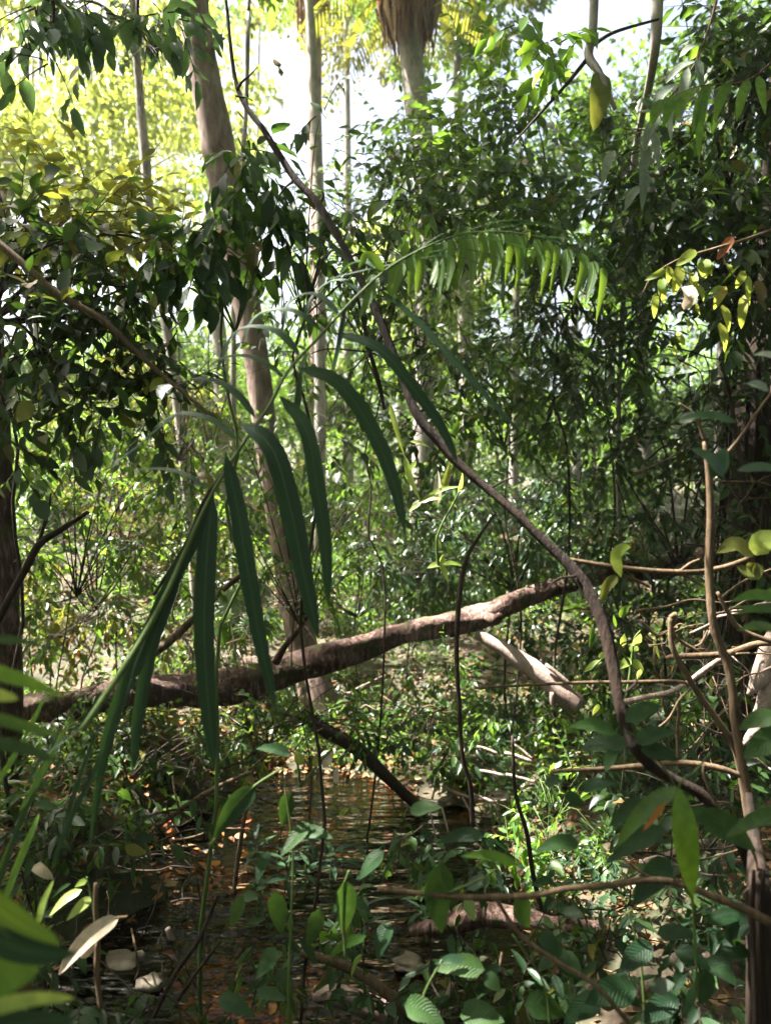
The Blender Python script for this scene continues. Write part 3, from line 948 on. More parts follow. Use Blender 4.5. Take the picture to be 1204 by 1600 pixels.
# fan palms on the slope
def fan_palm(label, px, py, y, r, nleaf, mat):
    c = np.array(P(px, py, y))
    b = gz(c[0], c[1], -.02)
    root = thing('fan_palm', label, 'palm', b)
    for i in range(nleaf):
        a = i * 2.4
        d = np.array([math.cos(a) * .9, math.sin(a) * .9 - .2, random.uniform(.1, .7)])
        tipc = c + d * r * .75
        MB().tube([np.array(b), (np.array(b) + tipc) / 2 + np.array([0, 0, .1]), tipc], [.008, .006, .005], 7, 4).build('petiole', M['greenstem'], root, root.location)
        nrm = Vector(d + np.array([0, -.7, .3])).normalized()
        u = nrm.cross(Vector((0, 0, 1))).normalized(); w = nrm.cross(u)
        V, Fc = [], []
        ns = 22
        for k in range(ns):
            an = math.pi * 2 * (k + .5) / ns * .86 + 1.9
            e = u * math.cos(an) + w * math.sin(an)
            s = nrm.cross(e)
            L = r * random.uniform(.75, 1.0) * .8
            p0 = Vector(tipc); pm = p0 + e * L * .55 + nrm * .02; pt = p0 + e * L - nrm * .1 * r - Vector((0, 0, .08 * r))
            hw = L * .085
            i0 = len(V)
            V += [p0, pm + s * hw, pm - nrm * .012, pm - s * hw, pt]
            Fc += [(i0, i0 + 1, i0 + 2), (i0, i0 + 2, i0 + 3), (i0 + 1, i0 + 4, i0 + 2), (i0 + 2, i0 + 4, i0 + 3)]
        me = np_mesh('fan', np.array([list(v) for v in V]) - np.array(b), Fc)
        link_mesh('fan', me, mat, root)


fan_palm('small sunlit fan palm behind the slender pale trunk, above the log', 282, 925, 9.3, .32, 5, M['bright'])
fan_palm('spiky fan palm with silvery splayed fans between two drooping palm blades', 368, 945, 8.8, .38, 7, M['silver'])
fan_palm('low green fan palm sprouting right above the log beneath the silvery one', 345, 1000, 8.2, .30, 7, M['bright'])
fan_palm('fan palm low on the far bank left of the pinkish trunk base', 395, 985, 8.0, .26, 6, M['bush'])

# thin volume added to whiten the distance and mimic lens glare
hb = MB()
hm = bpy.data.materials.new('thin_glare_haze'); hm.use_nodes = True
hn = hm.node_tree; hn.nodes.clear()
ho = hn.nodes.new('ShaderNodeOutputMaterial'); pv = hn.nodes.new('ShaderNodeVolumePrincipled')
pv.inputs['Color'].default_value = (.93, .95, .92, 1); pv.inputs['Density'].default_value = GLARE_HAZE; pv.inputs['Anisotropy'].default_value = .35
hn.links.new(pv.outputs[0], ho.inputs['Volume'])
x0, x1, y0, y1, z0, z1 = -230, 230, -65, 330, -4, 32
hv = [(x, y, z) for z in (z0, z1) for y in (y0, y1) for x in (x0, x1)]
hf = [(0, 2, 3, 1), (4, 5, 7, 6), (0, 1, 5, 4), (2, 6, 7, 3), (0, 4, 6, 2), (1, 3, 7, 5)]
tag(link_mesh('glare_haze', np_mesh('glare_haze', np.array(hv), np.array(hf)), hm), kind='stuff')

# ------------------------------------------------------------------ middle distance: leafy saplings and trees of the right side
def plant(name, label, cat, stem_px, stem_y, blobs, mat, Lr, stem_pts=None, stem_w=14, bark='dkbark', **kw):
    b = gpx(stem_px, stem_y, -.05)
    root = thing(name, label, cat, b)
    sp = stem_pts or [blobs[0][:2]]
    P3 = [b] + [P(a, c, stem_y) for a, c in sp]
    q = [P3[0]]
    for i in range(1, len(P3)):
        for t in (.33, .67, 1):
            v = P3[i - 1] * (1 - t) + P3[i] * t
            if t < 1: v = v + Vector((random.uniform(-.09, .09), random.uniform(-.05, .05), 0)) * min(1.5, (P3[i] - P3[i - 1]).length)
            q.append(v)
    k_ = .55 if stem_y > 4.4 else 1
    trunk(root, q, [wpx(stem_w, stem_y) * k_ * (1 - .5 * i / len(q)) for i in range(len(q))], M[bark], 'stem', n=24, seg=7)
    fr = P3[len(P3) // 2] if len(P3) > 2 else (P3[0] * .5 + P3[1] * .5)
    grow(root, blobs, mat, Lr, stem_from=P3[-1] * .6 + fr * .4, stem_r=wpx(stem_w, stem_y) * .5, stemmat=M[bark], **kw)
    return root


plant('small_tree', 'small-leaved tree in shade right of the stout palm, below the mottled yellow leaf', 'tree', 870, 6.5,
      [(700, 210, 6.2, .45), (760, 120, 6.2, .45, .6), (800, 250, 6.0, .5), (730, 330, 6, .5), (860, 330, 6, .5), (830, 160, 6.4, .4, .6), (660, 300, 6.2, .35, .7)],
      M['bush'], (.10, .16), [(885, 700), (868, 480), (850, 300)], 8, 'dkbark', sprigs=34, leaves=9, slen=(.35, .6), cap=290, minpx=12, alt=['bright', 'bush', 'bright'])
plant('small_tree', 'dense glossy-leaved tree filling the space above the yellow-green spray', 'tree', 1150, 5.6,
      [(1010, 280, 5.4, .5), (1100, 180, 5.4, .5), (1170, 300, 5.3, .5), (1060, 350, 5.2, .45), (1130, 60, 5.6, .5), (980, 200, 5.6, .4, .5), (1190, 160, 5.3, .4), (1195, 380, 5.0, .35), (1200, 60, 5.1, .4), (1180, 470, 5.0, .3, .6), (1150, 420, 5.2, .3, .7)],
      M['dark'], (.10, .17), [(1160, 760), (1150, 450), (1120, 220)], 16, 'dkbark', sprigs=32, leaves=9, slen=(.35, .6), cap=290, minpx=12, alt=['bright', 'bush', 'bright'])
plant('small_tree', 'shady tree with narrow leaves behind the tip of the palm frond', 'tree', 960, 6.8,
      [(900, 450, 6.4, .5), (960, 380, 6.4, .45), (840, 480, 6.5, .5), (980, 540, 6.2, .5), (900, 580, 6.4, .5), (1040, 470, 6.2, .4)],
      M['dark'], (.10, .16), [(950, 900), (945, 620), (930, 440)], 9, 'dkbark', sprigs=36, leaves=10, slen=(.3, .55), cap=290, minpx=12, alt=['bright', 'bush', 'bright'], tpls=('lance', 'ovate2'))
plant('sapling', 'leafy sapling just right of the middle of the liana, in half shade', 'sapling', 790, 6.9,
      [(760, 560, 6.8, .45), (700, 470, 6.9, .4, .6), (820, 600, 6.6, .45), (740, 650, 6.8, .4), (860, 660, 6.6, .4), (680, 590, 7, .3, .5)],
      M['bush'], (.07, .12), [(790, 820), (785, 620)], 7, sprigs=32, leaves=10, slen=(.3, .5), cap=260, minpx=11)
plant('shrub', 'bluish-green shrub of narrow dark leaves above the log right of centre', 'shrub', 800, 7.4,
      [(760, 780, 7.2, .4), (830, 840, 7.2, .4), (900, 800, 7, .4), (660, 830, 7.4, .4), (600, 880, 7.4, .35), (860, 750, 7.2, .4), (720, 870, 7.3, .35), (560, 800, 7.6, .3, .5)],
      M['blue'], (.08, .14), [(805, 860)], 8, sprigs=30, leaves=9, slen=(.3, .5), cap=260, minpx=11, tpls=('lance', 'ovate'))
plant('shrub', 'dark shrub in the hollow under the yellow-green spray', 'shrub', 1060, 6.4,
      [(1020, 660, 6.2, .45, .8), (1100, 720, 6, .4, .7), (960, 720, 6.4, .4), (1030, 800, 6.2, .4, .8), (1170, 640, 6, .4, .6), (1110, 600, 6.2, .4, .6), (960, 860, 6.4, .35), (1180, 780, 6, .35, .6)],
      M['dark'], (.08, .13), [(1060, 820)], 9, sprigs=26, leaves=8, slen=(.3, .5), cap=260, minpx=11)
plant('shrub', 'dark shrub behind the tangle of bare twigs below the log', 'shrub', 1080, 5.6,
      [(1010, 940, 6.4, .4), (1100, 930, 6.2, .4), (1180, 900, 6, .4), (950, 1000, 6.6, .35), (880, 1000, 7.2, .35), (1150, 1010, 6, .35), (820, 970, 7.6, .3), (1060, 1060, 5.8, .35)],
      M['dark'], (.07, .12), [(1085, 1000)], 9, sprigs=24, leaves=8, slen=(.3, .5), cap=200, minpx=11)
plant('small_tree', 'sunlit leafy tree seen between the pinkish trunk and the liana', 'tree', 540, 14,
      [(470, 430, 14.0, .67), (560, 520, 13.8, .74), (500, 620, 13.8, .67), (600, 600, 13.8, .60), (450, 740, 13.6, .60), (540, 720, 13.6, .67), (620, 480, 14.0, .67, .7), (650, 680, 13.6, .54)],
      M['bright'], (.13, .21), [(540, 800), (545, 560)], 8, sprigs=26, leaves=9, slen=(.5, .85), cap=280, minpx=11)
plant('small_tree', 'thin-leaved tree with white light between its leaves, left of the pinkish trunk', 'tree', 285, 8.6,
      [(270, 480, 8.6, .5, .8), (310, 560, 8.6, .4, .7), (230, 560, 8.6, .45), (330, 640, 8.4, .4), (190, 630, 8.4, .45), (255, 690, 8.4, .4), (360, 720, 8.6, .35)],
      M['bush'], (.08, .13), [(285, 900), (280, 600)], 7, sprigs=24, leaves=9, slen=(.3, .55), cap=240, minpx=11)

# slope undergrowth on the left
plant('shrub', 'sunlit shrub with glossy leaves on the slope at the left edge', 'shrub', 60, 8,
      [(40, 700, 8, .45), (110, 740, 8, .45), (20, 790, 7.8, .4), (100, 820, 7.8, .4), (60, 640, 8.2, .35)],
      M['bush'], (.09, .15), [(60, 760)], 6, sprigs=22, leaves=8, slen=(.3, .5), cap=260, minpx=12)
plant('shrub', 'spreading shrub with dappled leaves on the slope left of the slender pale trunk', 'shrub', 190, 7.8,
      [(180, 720, 7.8, .4), (230, 790, 7.8, .4), (160, 800, 7.6, .4), (210, 860, 7.6, .4), (140, 880, 7.4, .4), (250, 900, 7.6, .35)],
      M['bright'], (.08, .14), [(190, 820)], 6, sprigs=22, leaves=8, slen=(.3, .5), cap=260, minpx=12)
plant('shrub', 'low olive shrub just above the left end of the fallen log', 'shrub', 90, 7,
      [(60, 900, 7, .35), (120, 940, 6.9, .35), (50, 980, 6.8, .3), (190, 960, 7, .3), (140, 1010, 6.8, .25), (250, 980, 7, .25)],
      M['olive'], (.08, .13), [(90, 960)], 6, sprigs=18, leaves=7, slen=(.25, .4), cap=240, minpx=12)
plant('shrub', 'leafy green plant at the foot of the pinkish trunk', 'shrub', 540, 8.8,
      [(400, 830, 8.9, .3), (380, 790, 9, .3), (500, 880, 8.9, .3), (350, 850, 8.9, .3)],
      M['bright'], (.08, .13), [(530, 900)], 5, sprigs=18, leaves=7, slen=(.25, .4), cap=220, minpx=11)

plant('small_tree', 'bright small-leaved tree full of white chinks of light, above the bend of the palm frond', 'tree', 480, 14.5,
      [(420, 480, 14.4, .67), (470, 560, 14.4, .67), (530, 470, 14.2, .67), (590, 540, 14.2, .67), (520, 640, 14.2, .60), (440, 660, 14.4, .60), (600, 660, 14.0, .60), (640, 570, 14.2, .67), (560, 400, 14.5, .67, .7), (480, 400, 14.6, .67, .7)],
      M['bright'], (.11, .18), [(480, 800), (485, 600)], 8, sprigs=28, leaves=9, slen=(.45, .7), cap=150, minpx=10)
plant('small_tree', 'sun-dappled tree filling the gap between the slender pale trunk and the pinkish one', 'tree', 340, 10.8,
      [(330, 480, 10.8, .5), (290, 600, 10.6, .5), (350, 700, 10.5, .45), (240, 640, 10.6, .5), (310, 800, 10.2, .4), (360, 600, 10.8, .4), (230, 500, 10.8, .5), (180, 700, 10.6, .5), (120, 640, 10.8, .5)],
      M['bright'], (.08, .13), [(335, 850), (330, 650)], 8, sprigs=28, leaves=9, slen=(.3, .5), cap=150, minpx=10)
plant('shrub', 'thicket shrub of bluish leaves between the liana and the log', 'shrub', 640, 8.2,
      [(560, 860, 8.2, .35), (620, 800, 8.4, .4), (680, 880, 8.0, .35), (720, 800, 8.2, .4), (640, 900, 8.0, .3), (780, 880, 7.9, .35), (840, 880, 7.8, .3), (680, 740, 8.5, .4), (540, 760, 8.6, .35)],
      M['bush'], (.07, .12), [(640, 860)], 6, sprigs=26, leaves=9, slen=(.28, .45), cap=200, minpx=10)
plant('shrub', 'dense shrub under the fallen log behind the broken limb', 'shrub', 880, 7.6,
      [(840, 1060, 7.4, .3), (930, 1080, 7.2, .3), (760, 1080, 7.6, .28), (700, 1060, 7.8, .28), (880, 1130, 7.0, .28), (980, 1030, 7.2, .3), (650, 1100, 7.6, .25, .7), (800, 1130, 7.2, .25, .7)],
      M['bush'], (.06, .10), [(880, 1060)], 5, sprigs=20, leaves=8, slen=(.22, .4), cap=220, minpx=9)

plant('small_tree', 'dark silhouetted tree standing against the bright gaps right of the pinkish trunk', 'tree', 560, 5.8,
      [(450, 330, 5.8, .35, .7), (520, 450, 5.7, .35, .8), (600, 300, 5.9, .35, .8), (620, 470, 5.7, .35), (570, 600, 5.6, .3, .8), (470, 560, 5.8, .3, .8), (660, 380, 5.8, .35), (500, 680, 5.7, .28, .7), (690, 560, 5.8, .3), (640, 250, 6, .3, .8), (560, 380, 5.8, .35, .7), (660, 680, 5.8, .3)],
      M['dark'], (.07, .13), [(600, 900), (570, 700), (580, 450)], 7, sprigs=17, leaves=8, slen=(.3, .5), cap=290, minpx=12, alt=['bush', 'bright'], tpls=('ovate', 'lance', 'ovate2'))
plant('small_tree', 'mid green tree screening the lower trunk of the stout palm', 'tree', 640, 9.4,
      [(600, 260, 9.4, .5), (670, 330, 9.4, .5), (720, 420, 9.3, .5), (640, 430, 9.3, .5), (700, 240, 9.6, .45, .8), (560, 330, 9.6, .45, .8), (660, 540, 9.2, .5), (730, 540, 9.2, .5), (610, 200, 9.6, .35, .6), (500, 300, 9.8, .45, .8), (520, 380, 9.8, .45, .8)],
      M['bush'], (.09, .14), [(650, 800), (660, 500)], 7, sprigs=26, leaves=9, slen=(.3, .55), cap=200, minpx=10, alt=['bright', 'yellow'])
plant('shrub', 'glossy shrub crowding the slope between the left trunk and the slender pale one', 'shrub', 150, 6.4,
      [(90, 700, 6.4, .3), (160, 650, 6.4, .3), (230, 700, 6.4, .28), (120, 800, 6.2, .3), (200, 850, 6.2, .28), (60, 860, 6.2, .28), (150, 930, 6.1, .25), (260, 800, 6.4, .25, .8), (330, 850, 6.6, .22, .6), (80, 1000, 6, .2, .7)],
      M['bush'], (.07, .12), [(150, 900)], 6, sprigs=18, leaves=8, slen=(.25, .4), cap=290, minpx=12, alt=['bright', 'olive', 'dark', 'rust'])

plant('shrub', 'dense shrub hiding the ground between the pinkish trunk and the middle of the log', 'shrub', 560, 7.9,
      [(520, 960, 7.9, .25), (590, 900, 8.0, .3), (650, 930, 7.8, .25), (560, 820, 8.2, .3), (620, 760, 8.4, .3), (700, 900, 7.7, .25), (380, 980, 7.6, .22), (350, 900, 8, .28), (430, 930, 7.9, .2, .6), (300, 1000, 7.4, .22), (740, 860, 7.8, .28)],
      M['bush'], (.07, .12), [(560, 920)], 5, sprigs=20, leaves=8, slen=(.22, .4), cap=290, minpx=10, alt=['blue', 'bright', 'dark'])
plant('shrub', 'straggling dark shrub growing up in front of the middle of the fallen log', 'shrub', 420, 5.6,
      [(400, 1100, 5.6, .16), (350, 1040, 5.6, .12, .5), (470, 1100, 5.6, .14, .7), (520, 1060, 5.6, .10, .4), (300, 1130, 5.5, .15, .8), (230, 1110, 5.4, .14, .8), (560, 1120, 5.6, .14, .7), (640, 1060, 5.7, .12, .5), (150, 1080, 5.3, .14, .7), (680, 1120, 5.6, .14, .7)],
      M['bush'], (.05, .09), [(420, 1100)], 4, sprigs=11, leaves=7, slen=(.15, .3), cap=290, minpx=9, alt=['olive', 'bright', 'dark', 'dry'])

grow(bpy.data.objects['leaning_tree'], [(395, 480, 7.9, .14), (385, 560, 7.9, .12), (432, 640, 7.9, .14), (410, 730, 7.9, .13), (440, 800, 7.9, .14), (455, 900, 7.9, .14), (470, 980, 7.9, .15), (350, 300, 7.9, .1, .5)],
     M['bush'], (.07, .12), sprigs=7, leaves=6, slen=(.18, .32), cap=160, minpx=9, alt=['bright', 'dark'], twig_r=.003)
for lab_, blobs_, st_, mt_, y_ in (
    ('shaded leafy bush filling the space below the near-black bush and left of the palm rachis', [(40, 720, .22), (120, 690, .2), (200, 680, .2), (90, 790, .22), (170, 770, .2), (250, 760, .18), (40, 860, .2), (130, 870, .2), (210, 850, .18), (290, 700, .18), (270, 880, .16), (60, 940, .18), (160, 950, .16)], 120, 'bush', 5.4),
    ('shaded leafy bush behind the drooping palm leaflets, in front of the log', [(340, 640, .2), (400, 700, .2), (300, 780, .2), (380, 800, .2), (460, 760, .2), (520, 820, .2), (340, 880, .18), (430, 880, .18), (500, 920, .18), (580, 760, .2), (590, 880, .18), (550, 690, .2), (640, 820, .18)], 470, 'bush', 6.0),
    ('low dark bush on the bank between the log and the water', [(80, 1140, .14), (160, 1150, .14), (240, 1160, .14), (320, 1150, .12), (400, 1150, .12), (120, 1200, .14), (220, 1210, .12), (560, 1150, .12), (640, 1150, .14), (700, 1170, .14), (300, 1200, .1, .6)], 200, 'dark', 5.7)):
    plant('shrub', lab_, 'shrub', st_, y_, [(q[0], q[1], y_ + random.uniform(-.2, .2), q[2] * 1.4, q[3] if len(q) > 3 else 1) for q in blobs_], M[mt_], (.06, .11), [(st_, blobs_[len(blobs_) // 2][1])], 5,
          sprigs=11, leaves=7, slen=(.2, .36), cap=290, minpx=10, alt=['bright', 'dark', 'olive', 'blue'], tpls=('ovate', 'lance', 'ovate2'))

# ------------------------------------------------------------------ near shrubs on the left
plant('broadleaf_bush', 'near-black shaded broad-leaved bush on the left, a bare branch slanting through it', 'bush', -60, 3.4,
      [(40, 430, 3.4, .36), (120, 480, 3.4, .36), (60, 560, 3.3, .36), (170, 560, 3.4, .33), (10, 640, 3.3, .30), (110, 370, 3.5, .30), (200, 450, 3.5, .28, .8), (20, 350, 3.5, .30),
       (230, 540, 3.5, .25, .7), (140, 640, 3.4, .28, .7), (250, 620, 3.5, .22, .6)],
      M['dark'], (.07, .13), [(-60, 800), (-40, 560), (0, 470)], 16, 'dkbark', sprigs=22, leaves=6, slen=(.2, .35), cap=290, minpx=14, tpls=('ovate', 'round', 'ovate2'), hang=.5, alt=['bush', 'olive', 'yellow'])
plant('broadleaf_bush', 'yellow-green sunlit bush spreading over the top of the dark bush', 'bush', 20, 4.6,
      [(30, 310, 4.6, .26), (110, 300, 4.6, .24), (190, 330, 4.6, .24), (250, 370, 4.6, .22), (140, 360, 4.5, .22), (290, 400, 4.5, .18, .7), (60, 370, 4.5, .22)],
      M['olive'], (.10, .16), [(20, 800), (40, 480), (60, 380)], 12, 'dkbark', sprigs=16, leaves=6, slen=(.25, .4), cap=280, minpx=14, hang=.35)
plant('sapling', 'sapling with large translucent leaves crossing the pinkish trunk', 'sapling', 330, 3.6,
      [(340, 370, 3.5, .13), (395, 300, 3.5, .14), (310, 400, 3.5, .13), (370, 240, 3.5, .12, .8), (420, 360, 3.5, .12, .8), (250, 390, 3.5, .12, .7)],
      M['near'], (.10, .18), [(340, 1000), (372, 700), (365, 400)], 7, 'greenstem', sprigs=10, leaves=5, slen=(.15, .28), cap=200, minpx=14, hang=.8)
plant('sapling', 'sapling with hanging dark leaves around the upper part of the liana', 'sapling', 470, 3.3,
      [(400, 290, 3.9, .14, .7), (440, 350, 3.9, .16, .9), (500, 390, 3.9, .16, .8), (560, 350, 3.9, .16, .8), (640, 310, 4.0, .15, .6), (600, 420, 3.9, .16, .8), (430, 430, 3.9, .15), (480, 470, 3.9, .15, .7), (500, 180, 3.9, .07, .25)],
      M['dark'], (.08, .14), [(470, 1000), (480, 640), (470, 400)], 6, 'dkbark', sprigs=11, leaves=5, slen=(.18, .3), cap=280, minpx=14, hang=.9)
MB().tube([P(-30, 360, 3.1), P(0, 382, 3.1), P(45, 420, 3.1), (P(90, 460, 3.1)), P(160, 500, 3.1), P(235, 570, 3.1), P(330, 650, 3.1), P(350, 668, 3.1)], [wpx(w, 3.1) for w in (13, 13, 12, 12, 10, 8, 5, 3)], 30, 8, .15).build('bare_branch', M['twig'], bpy.data.objects['broadleaf_bush'], bpy.data.objects['broadleaf_bush'].location)
# branch hanging into the top-left corner
root = thing('hanging_branch', 'dark leafy branch hanging into the top-left corner of the view', 'branch', P(60, -60, 3))
MB().tube([P(0, -120, 3), P(60, -60, 3), P(85, 20, 3), P(60, 80, 3)], [.012, .01, .007, .003], 12, 5).build('branch', M['dkbark'], root, root.location)
grow(root, [(60, 20, 3, .09), (50, 80, 3, .06, .6), (150, 10, 3.2, .12, .7), (260, 20, 3.3, .14, .7), (80, 90, 3, .05, .5)], M['blue'], (.09, .14), sprigs=9, leaves=5, slen=(.12, .22), cap=120, hang=.9)
root = thing('hanging_branch', 'leafy branch tip drooping in front of the bright sky beside the pinkish trunk', 'branch', P(230, -60, 4.6))
MB().tube([P(300, -160, 4.6), P(230, -60, 4.6), P(215, 20, 4.6), P(235, 80, 4.6)], [.02, .016, .01, .004], 12, 5).build('branch', M['dkbark'], root, root.location)
grow(root, [(200, 20, 4.6, .2), (140, 30, 4.6, .16), (230, 70, 4.6, .14), (260, 20, 4.6, .15), (100, 10, 4.7, .18)], M['blue'], (.09, .15), sprigs=12, leaves=6, slen=(.2, .35), cap=200, hang=.9)

# ------------------------------------------------------------------ grey bent branch, top right, with the mottled leaf
root = thing('bent_branch', 'bent grey branch hanging from above with a big mottled yellow leaf at its tip', 'branch', P(928, -160, 3.6))
MB().tube([P(930, -160, 3.6), P(927, 0, 3.6), P(925, 50, 3.6), P(919, 88, 3.6), P(936, 115, 3.55), P(960, 170, 3.5)], [wpx(15, 3.6), wpx(14, 3.6), wpx(14, 3.6), wpx(15, 3.6), wpx(11, 3.6), wpx(6, 3.6)], 24, 8, .12).build('branch', M['palebark'], root, root.location)
MB().tube([P(920, 88, 3.6), P(890, 125, 3.6), P(850, 170, 3.6), P(800, 225, 3.6)], [.011, .009, .007, .004], 12, 6).build('side_branch', M['dkbark'], root, root.location)
MB().tube([P(924, 72, 3.6), P(960, 50, 3.7), P(1028, 30, 3.8)], [.010, .009, .007], 10, 6).build('side_branch', M['dkbark'], root, root.location)
blade_path('mottled_leaf', [P(938, 112, 3.55), P(935, 155, 3.5), P(926, 205, 3.5)], .105, M['olive'], root, face=(.1, -1, .1))['label'] = 'mottled yellow and green leaf'
grow(root, [(860, 70, 3.6, .10), (905, 60, 3.6, .05, .3), (830, 100, 3.6, .08, .5), (800, 30, 3.7, .12, .7)], M['bright'], (.10, .15), sprigs=5, leaves=4, slen=(.12, .2), cap=60, hang=.7)
root = thing('young_tree', 'pale slim trunk coming down from above between the bent branch and the silvery leaves', 'tree', gpx(985, 6.9))
trunk(root, [gpx(985, 6.9), P(965, 700, 6.9), P(985, 300, 6.4), P(1016, 120, 5.4), P(1024, 50, 5.2), P(1028, -60, 5.2)], [wpx(w, 5.2) for w in (10, 10, 11, 14, 17, 17)], M['palebark'], n=30, seg=9)
# silvery drooping compound leaf
root = thing('silver_leaf_spray', 'spray of grey silvery drooping leaves lit from above near the top-right corner', 'leaf spray', P(1110, 20, 4.2))
MB().tube([P(1130, -40, 4.2), P(1090, 90, 4.2), P(1030, 180, 4.2), P(1010, 290, 4.2)], [.008, .006, .004, .002], 12, 5).build('stalk', M['twig'], root, root.location)
for a, b, c, e in [(1100, 70, 1060, 90), (1085, 95, 1040, 130), (1075, 105, 1062, 190), (1055, 130, 1015, 180), (1045, 150, 1048, 225), (1030, 180, 1003, 240), (1022, 205, 1030, 270), (1015, 230, 1000, 300), (1012, 270, 1002, 330), (1090, 90, 1100, 160), (960, 235, 940, 290), (1005, 290, 975, 330)]:
    blade_path('leaflet', [P(a, b, 4.2), P((a + c) / 2 - 3, (b + e) / 2 - 6, 4.15), P(c, e, 4.15)], .055, M['silver'], root, face=(.2, -.6, .8), st=7)
# green pinnate leaf below it
root = thing('green_leaf_spray', 'green spray of drooping pointed leaves below the silvery spray', 'leaf spray', P(1190, 110, 3.4))
MB().tube([P(1240, 60, 3.4), P(1170, 125, 3.4), P(1090, 135, 3.4), P(1020, 165, 3.4)], [.006, .005, .003, .002], 12, 5).build('stalk', M['twig'], root, root.location)
for a, b, c, e in [(1170, 125, 1150, 190), (1140, 128, 1115, 190), (1110, 130, 1080, 210), (1085, 138, 1050, 190), (1060, 148, 1035, 200), (1040, 155, 1015, 200), (1150, 120, 1125, 90), (1100, 130, 1090, 250), (1185, 118, 1195, 180)]:
    blade_path('leaflet', [P(a, b, 3.4), P((a + c) / 2 - 3, (b + e) / 2 - 5, 3.35), P(c, e, 3.35)], .05, M['bright'], root, face=(.1, -.9, .5), st=7)

# ------------------------------------------------------------------ yellow-green hanging spray (right)
root = thing('yellow_leaf_spray', 'twig with hanging yellow-green leaves, one brown leaf and a crumpled tan one, on the right', 'leaf spray', P(1170, 360, 3.2))
YS = 3.2
MB().tube([P(1230, 350, YS), P(1170, 372, YS), P(1110, 390, YS), (P(1060, 405, YS)), P(1020, 430, YS), P(1003, 458, YS)], [.008, .007, .006, .004, .003, .002], 20, 6).build('stalk', M['twig'], root, root.location)
MB().tube([P(1125, 388, YS), P(1140, 425, YS), P(1160, 440, YS)], [.004, .003, .002], 8, 5).build('stalk', M['twig'], root, root.location)
def cz(x, y): return 900 + x / 3.96, 350 + y / 3.96
for a, b, c, e, w in [(530, 330, 545, 490, 60), (490, 430, 480, 585, 50), (575, 260, 560, 380, 60), (645, 260, 600, 440, 75), (700, 300, 745, 470, 55), (745, 370, 785, 480, 40), (785, 215, 800, 335, 85),
                      (830, 230, 835, 320, 45), (900, 385, 815, 435, 40), (925, 385, 850, 530, 60), (900, 500, 940, 670, 70), (885, 610, 915, 795, 70), (1040, 290, 985, 400, 55), (1065, 320, 1070, 505, 55),
                      (1035, 440, 1018, 650, 60), (672, 570, 695, 665, 35), (620, 665, 672, 765, 40), (610, 750, 617, 830, 28), (740, 490, 765, 565, 30), (735, 160, 610, 260, 70), (555, 280, 420, 350, 45), (720, 300, 700, 440, 60), (930, 240, 975, 300, 35)]:
    p0, p1 = cz(a, b), cz(c, e)
    blade_path('leaf', [P(*p0, YS), P((p0[0] + p1[0]) / 2 + random.uniform(-3, 3), (p0[1] + p1[1]) / 2, YS - .03), P(*p1, YS)], w / 3.96 / F * YS * .95, M['yellow'], root, face=(random.uniform(-.4, .4), -1, .25), st=8)
a, b = cz(965, 75), cz(868, 225)
blade_path('leaf', [P(*a, YS), P((a[0] + b[0]) / 2, (a[1] + b[1]) / 2, YS), P(*b, YS)], .042, M['rust'], root)['label'] = 'withered brown leaf'
a, b = cz(660, 390), cz(665, 530)
blade_path('leaf', [P(*a, YS - .05), P(a[0] + 8, (a[1] + b[1]) / 2, YS - .08), P(*b, YS - .05)], .06, M['pale'], root, fold=.8)['label'] = 'crumpled tan dead leaf'

# ------------------------------------------------------------------ the arching liana
LI = [(352, -10), (363, 95), (372, 140), (388, 172), (410, 200), (432, 235), (462, 280), (492, 312), (520, 355), (545, 402), (575, 460), (602, 520), (630, 590), (650, 645), (690, 695), (722, 730), (762, 765), (800, 798), (845, 842), (885, 880), (915, 918), (938, 965), (955, 1030), (968, 1100), (985, 1155), (1010, 1190), (1050, 1218), (1092, 1240), (1130, 1280), (1160, 1330), (1180, 1400), (1192, 1500), (1198, 1640)]
LW = [5, 7, 8, 9, 10, 12, 14, 16, 16, 15, 16, 16, 17, 20, 20, 18, 18, 18, 19, 20, 21, 21, 21, 22, 22, 23, 22, 22, 20, 20, 22, 24, 26]
LD = [3.3 - .9 * min(1, i / 24) for i in range(len(LI))]
root = thing('liana', 'long arching dark brown liana crossing the whole view from top left to lower right', 'vine', P(*LI[-1], LD[-1]))
MB().tube([P(a, b, d) for (a, b), d in zip(LI, LD)], [wpx(w, d) * .8 for w, d in zip(LW, LD)], 240, 12, .34, 4).build('stem', M['vinebark'], root, root.location)
for s, pts in ((.0, [(370, 140), (378, 128), (390, 118), (403, 104)]), (0, [(388, 150), (380, 152), (368, 150)]), (0, [(500, 318), (505, 306), (503, 298)]), (0, [(652, 645), (662, 640), (672, 628)])):
    MB().tube([P(a, b, 3.15) for a, b in pts], [.008, .006, .004, .0015][:len(pts)], 8, 5).build('thorn_twig', M['vinebark'], root, root.location)
for a, b, c, e in [(485, 160, 512, 190), (475, 208, 505, 213), (520, 222, 562, 212), (487, 235, 497, 228), (480, 290, 505, 300), (520, 165, 500, 150), (440, 120, 428, 92), (395, 160, 372, 150)]:
    blade_path('leaf', [P(a, b, 3.15), P((a + c) / 2, (b + e) / 2 - 3, 3.12), P(c, e, 3.15)], .036, M['dark'], root, face=(0, -.6, .9), st=7)

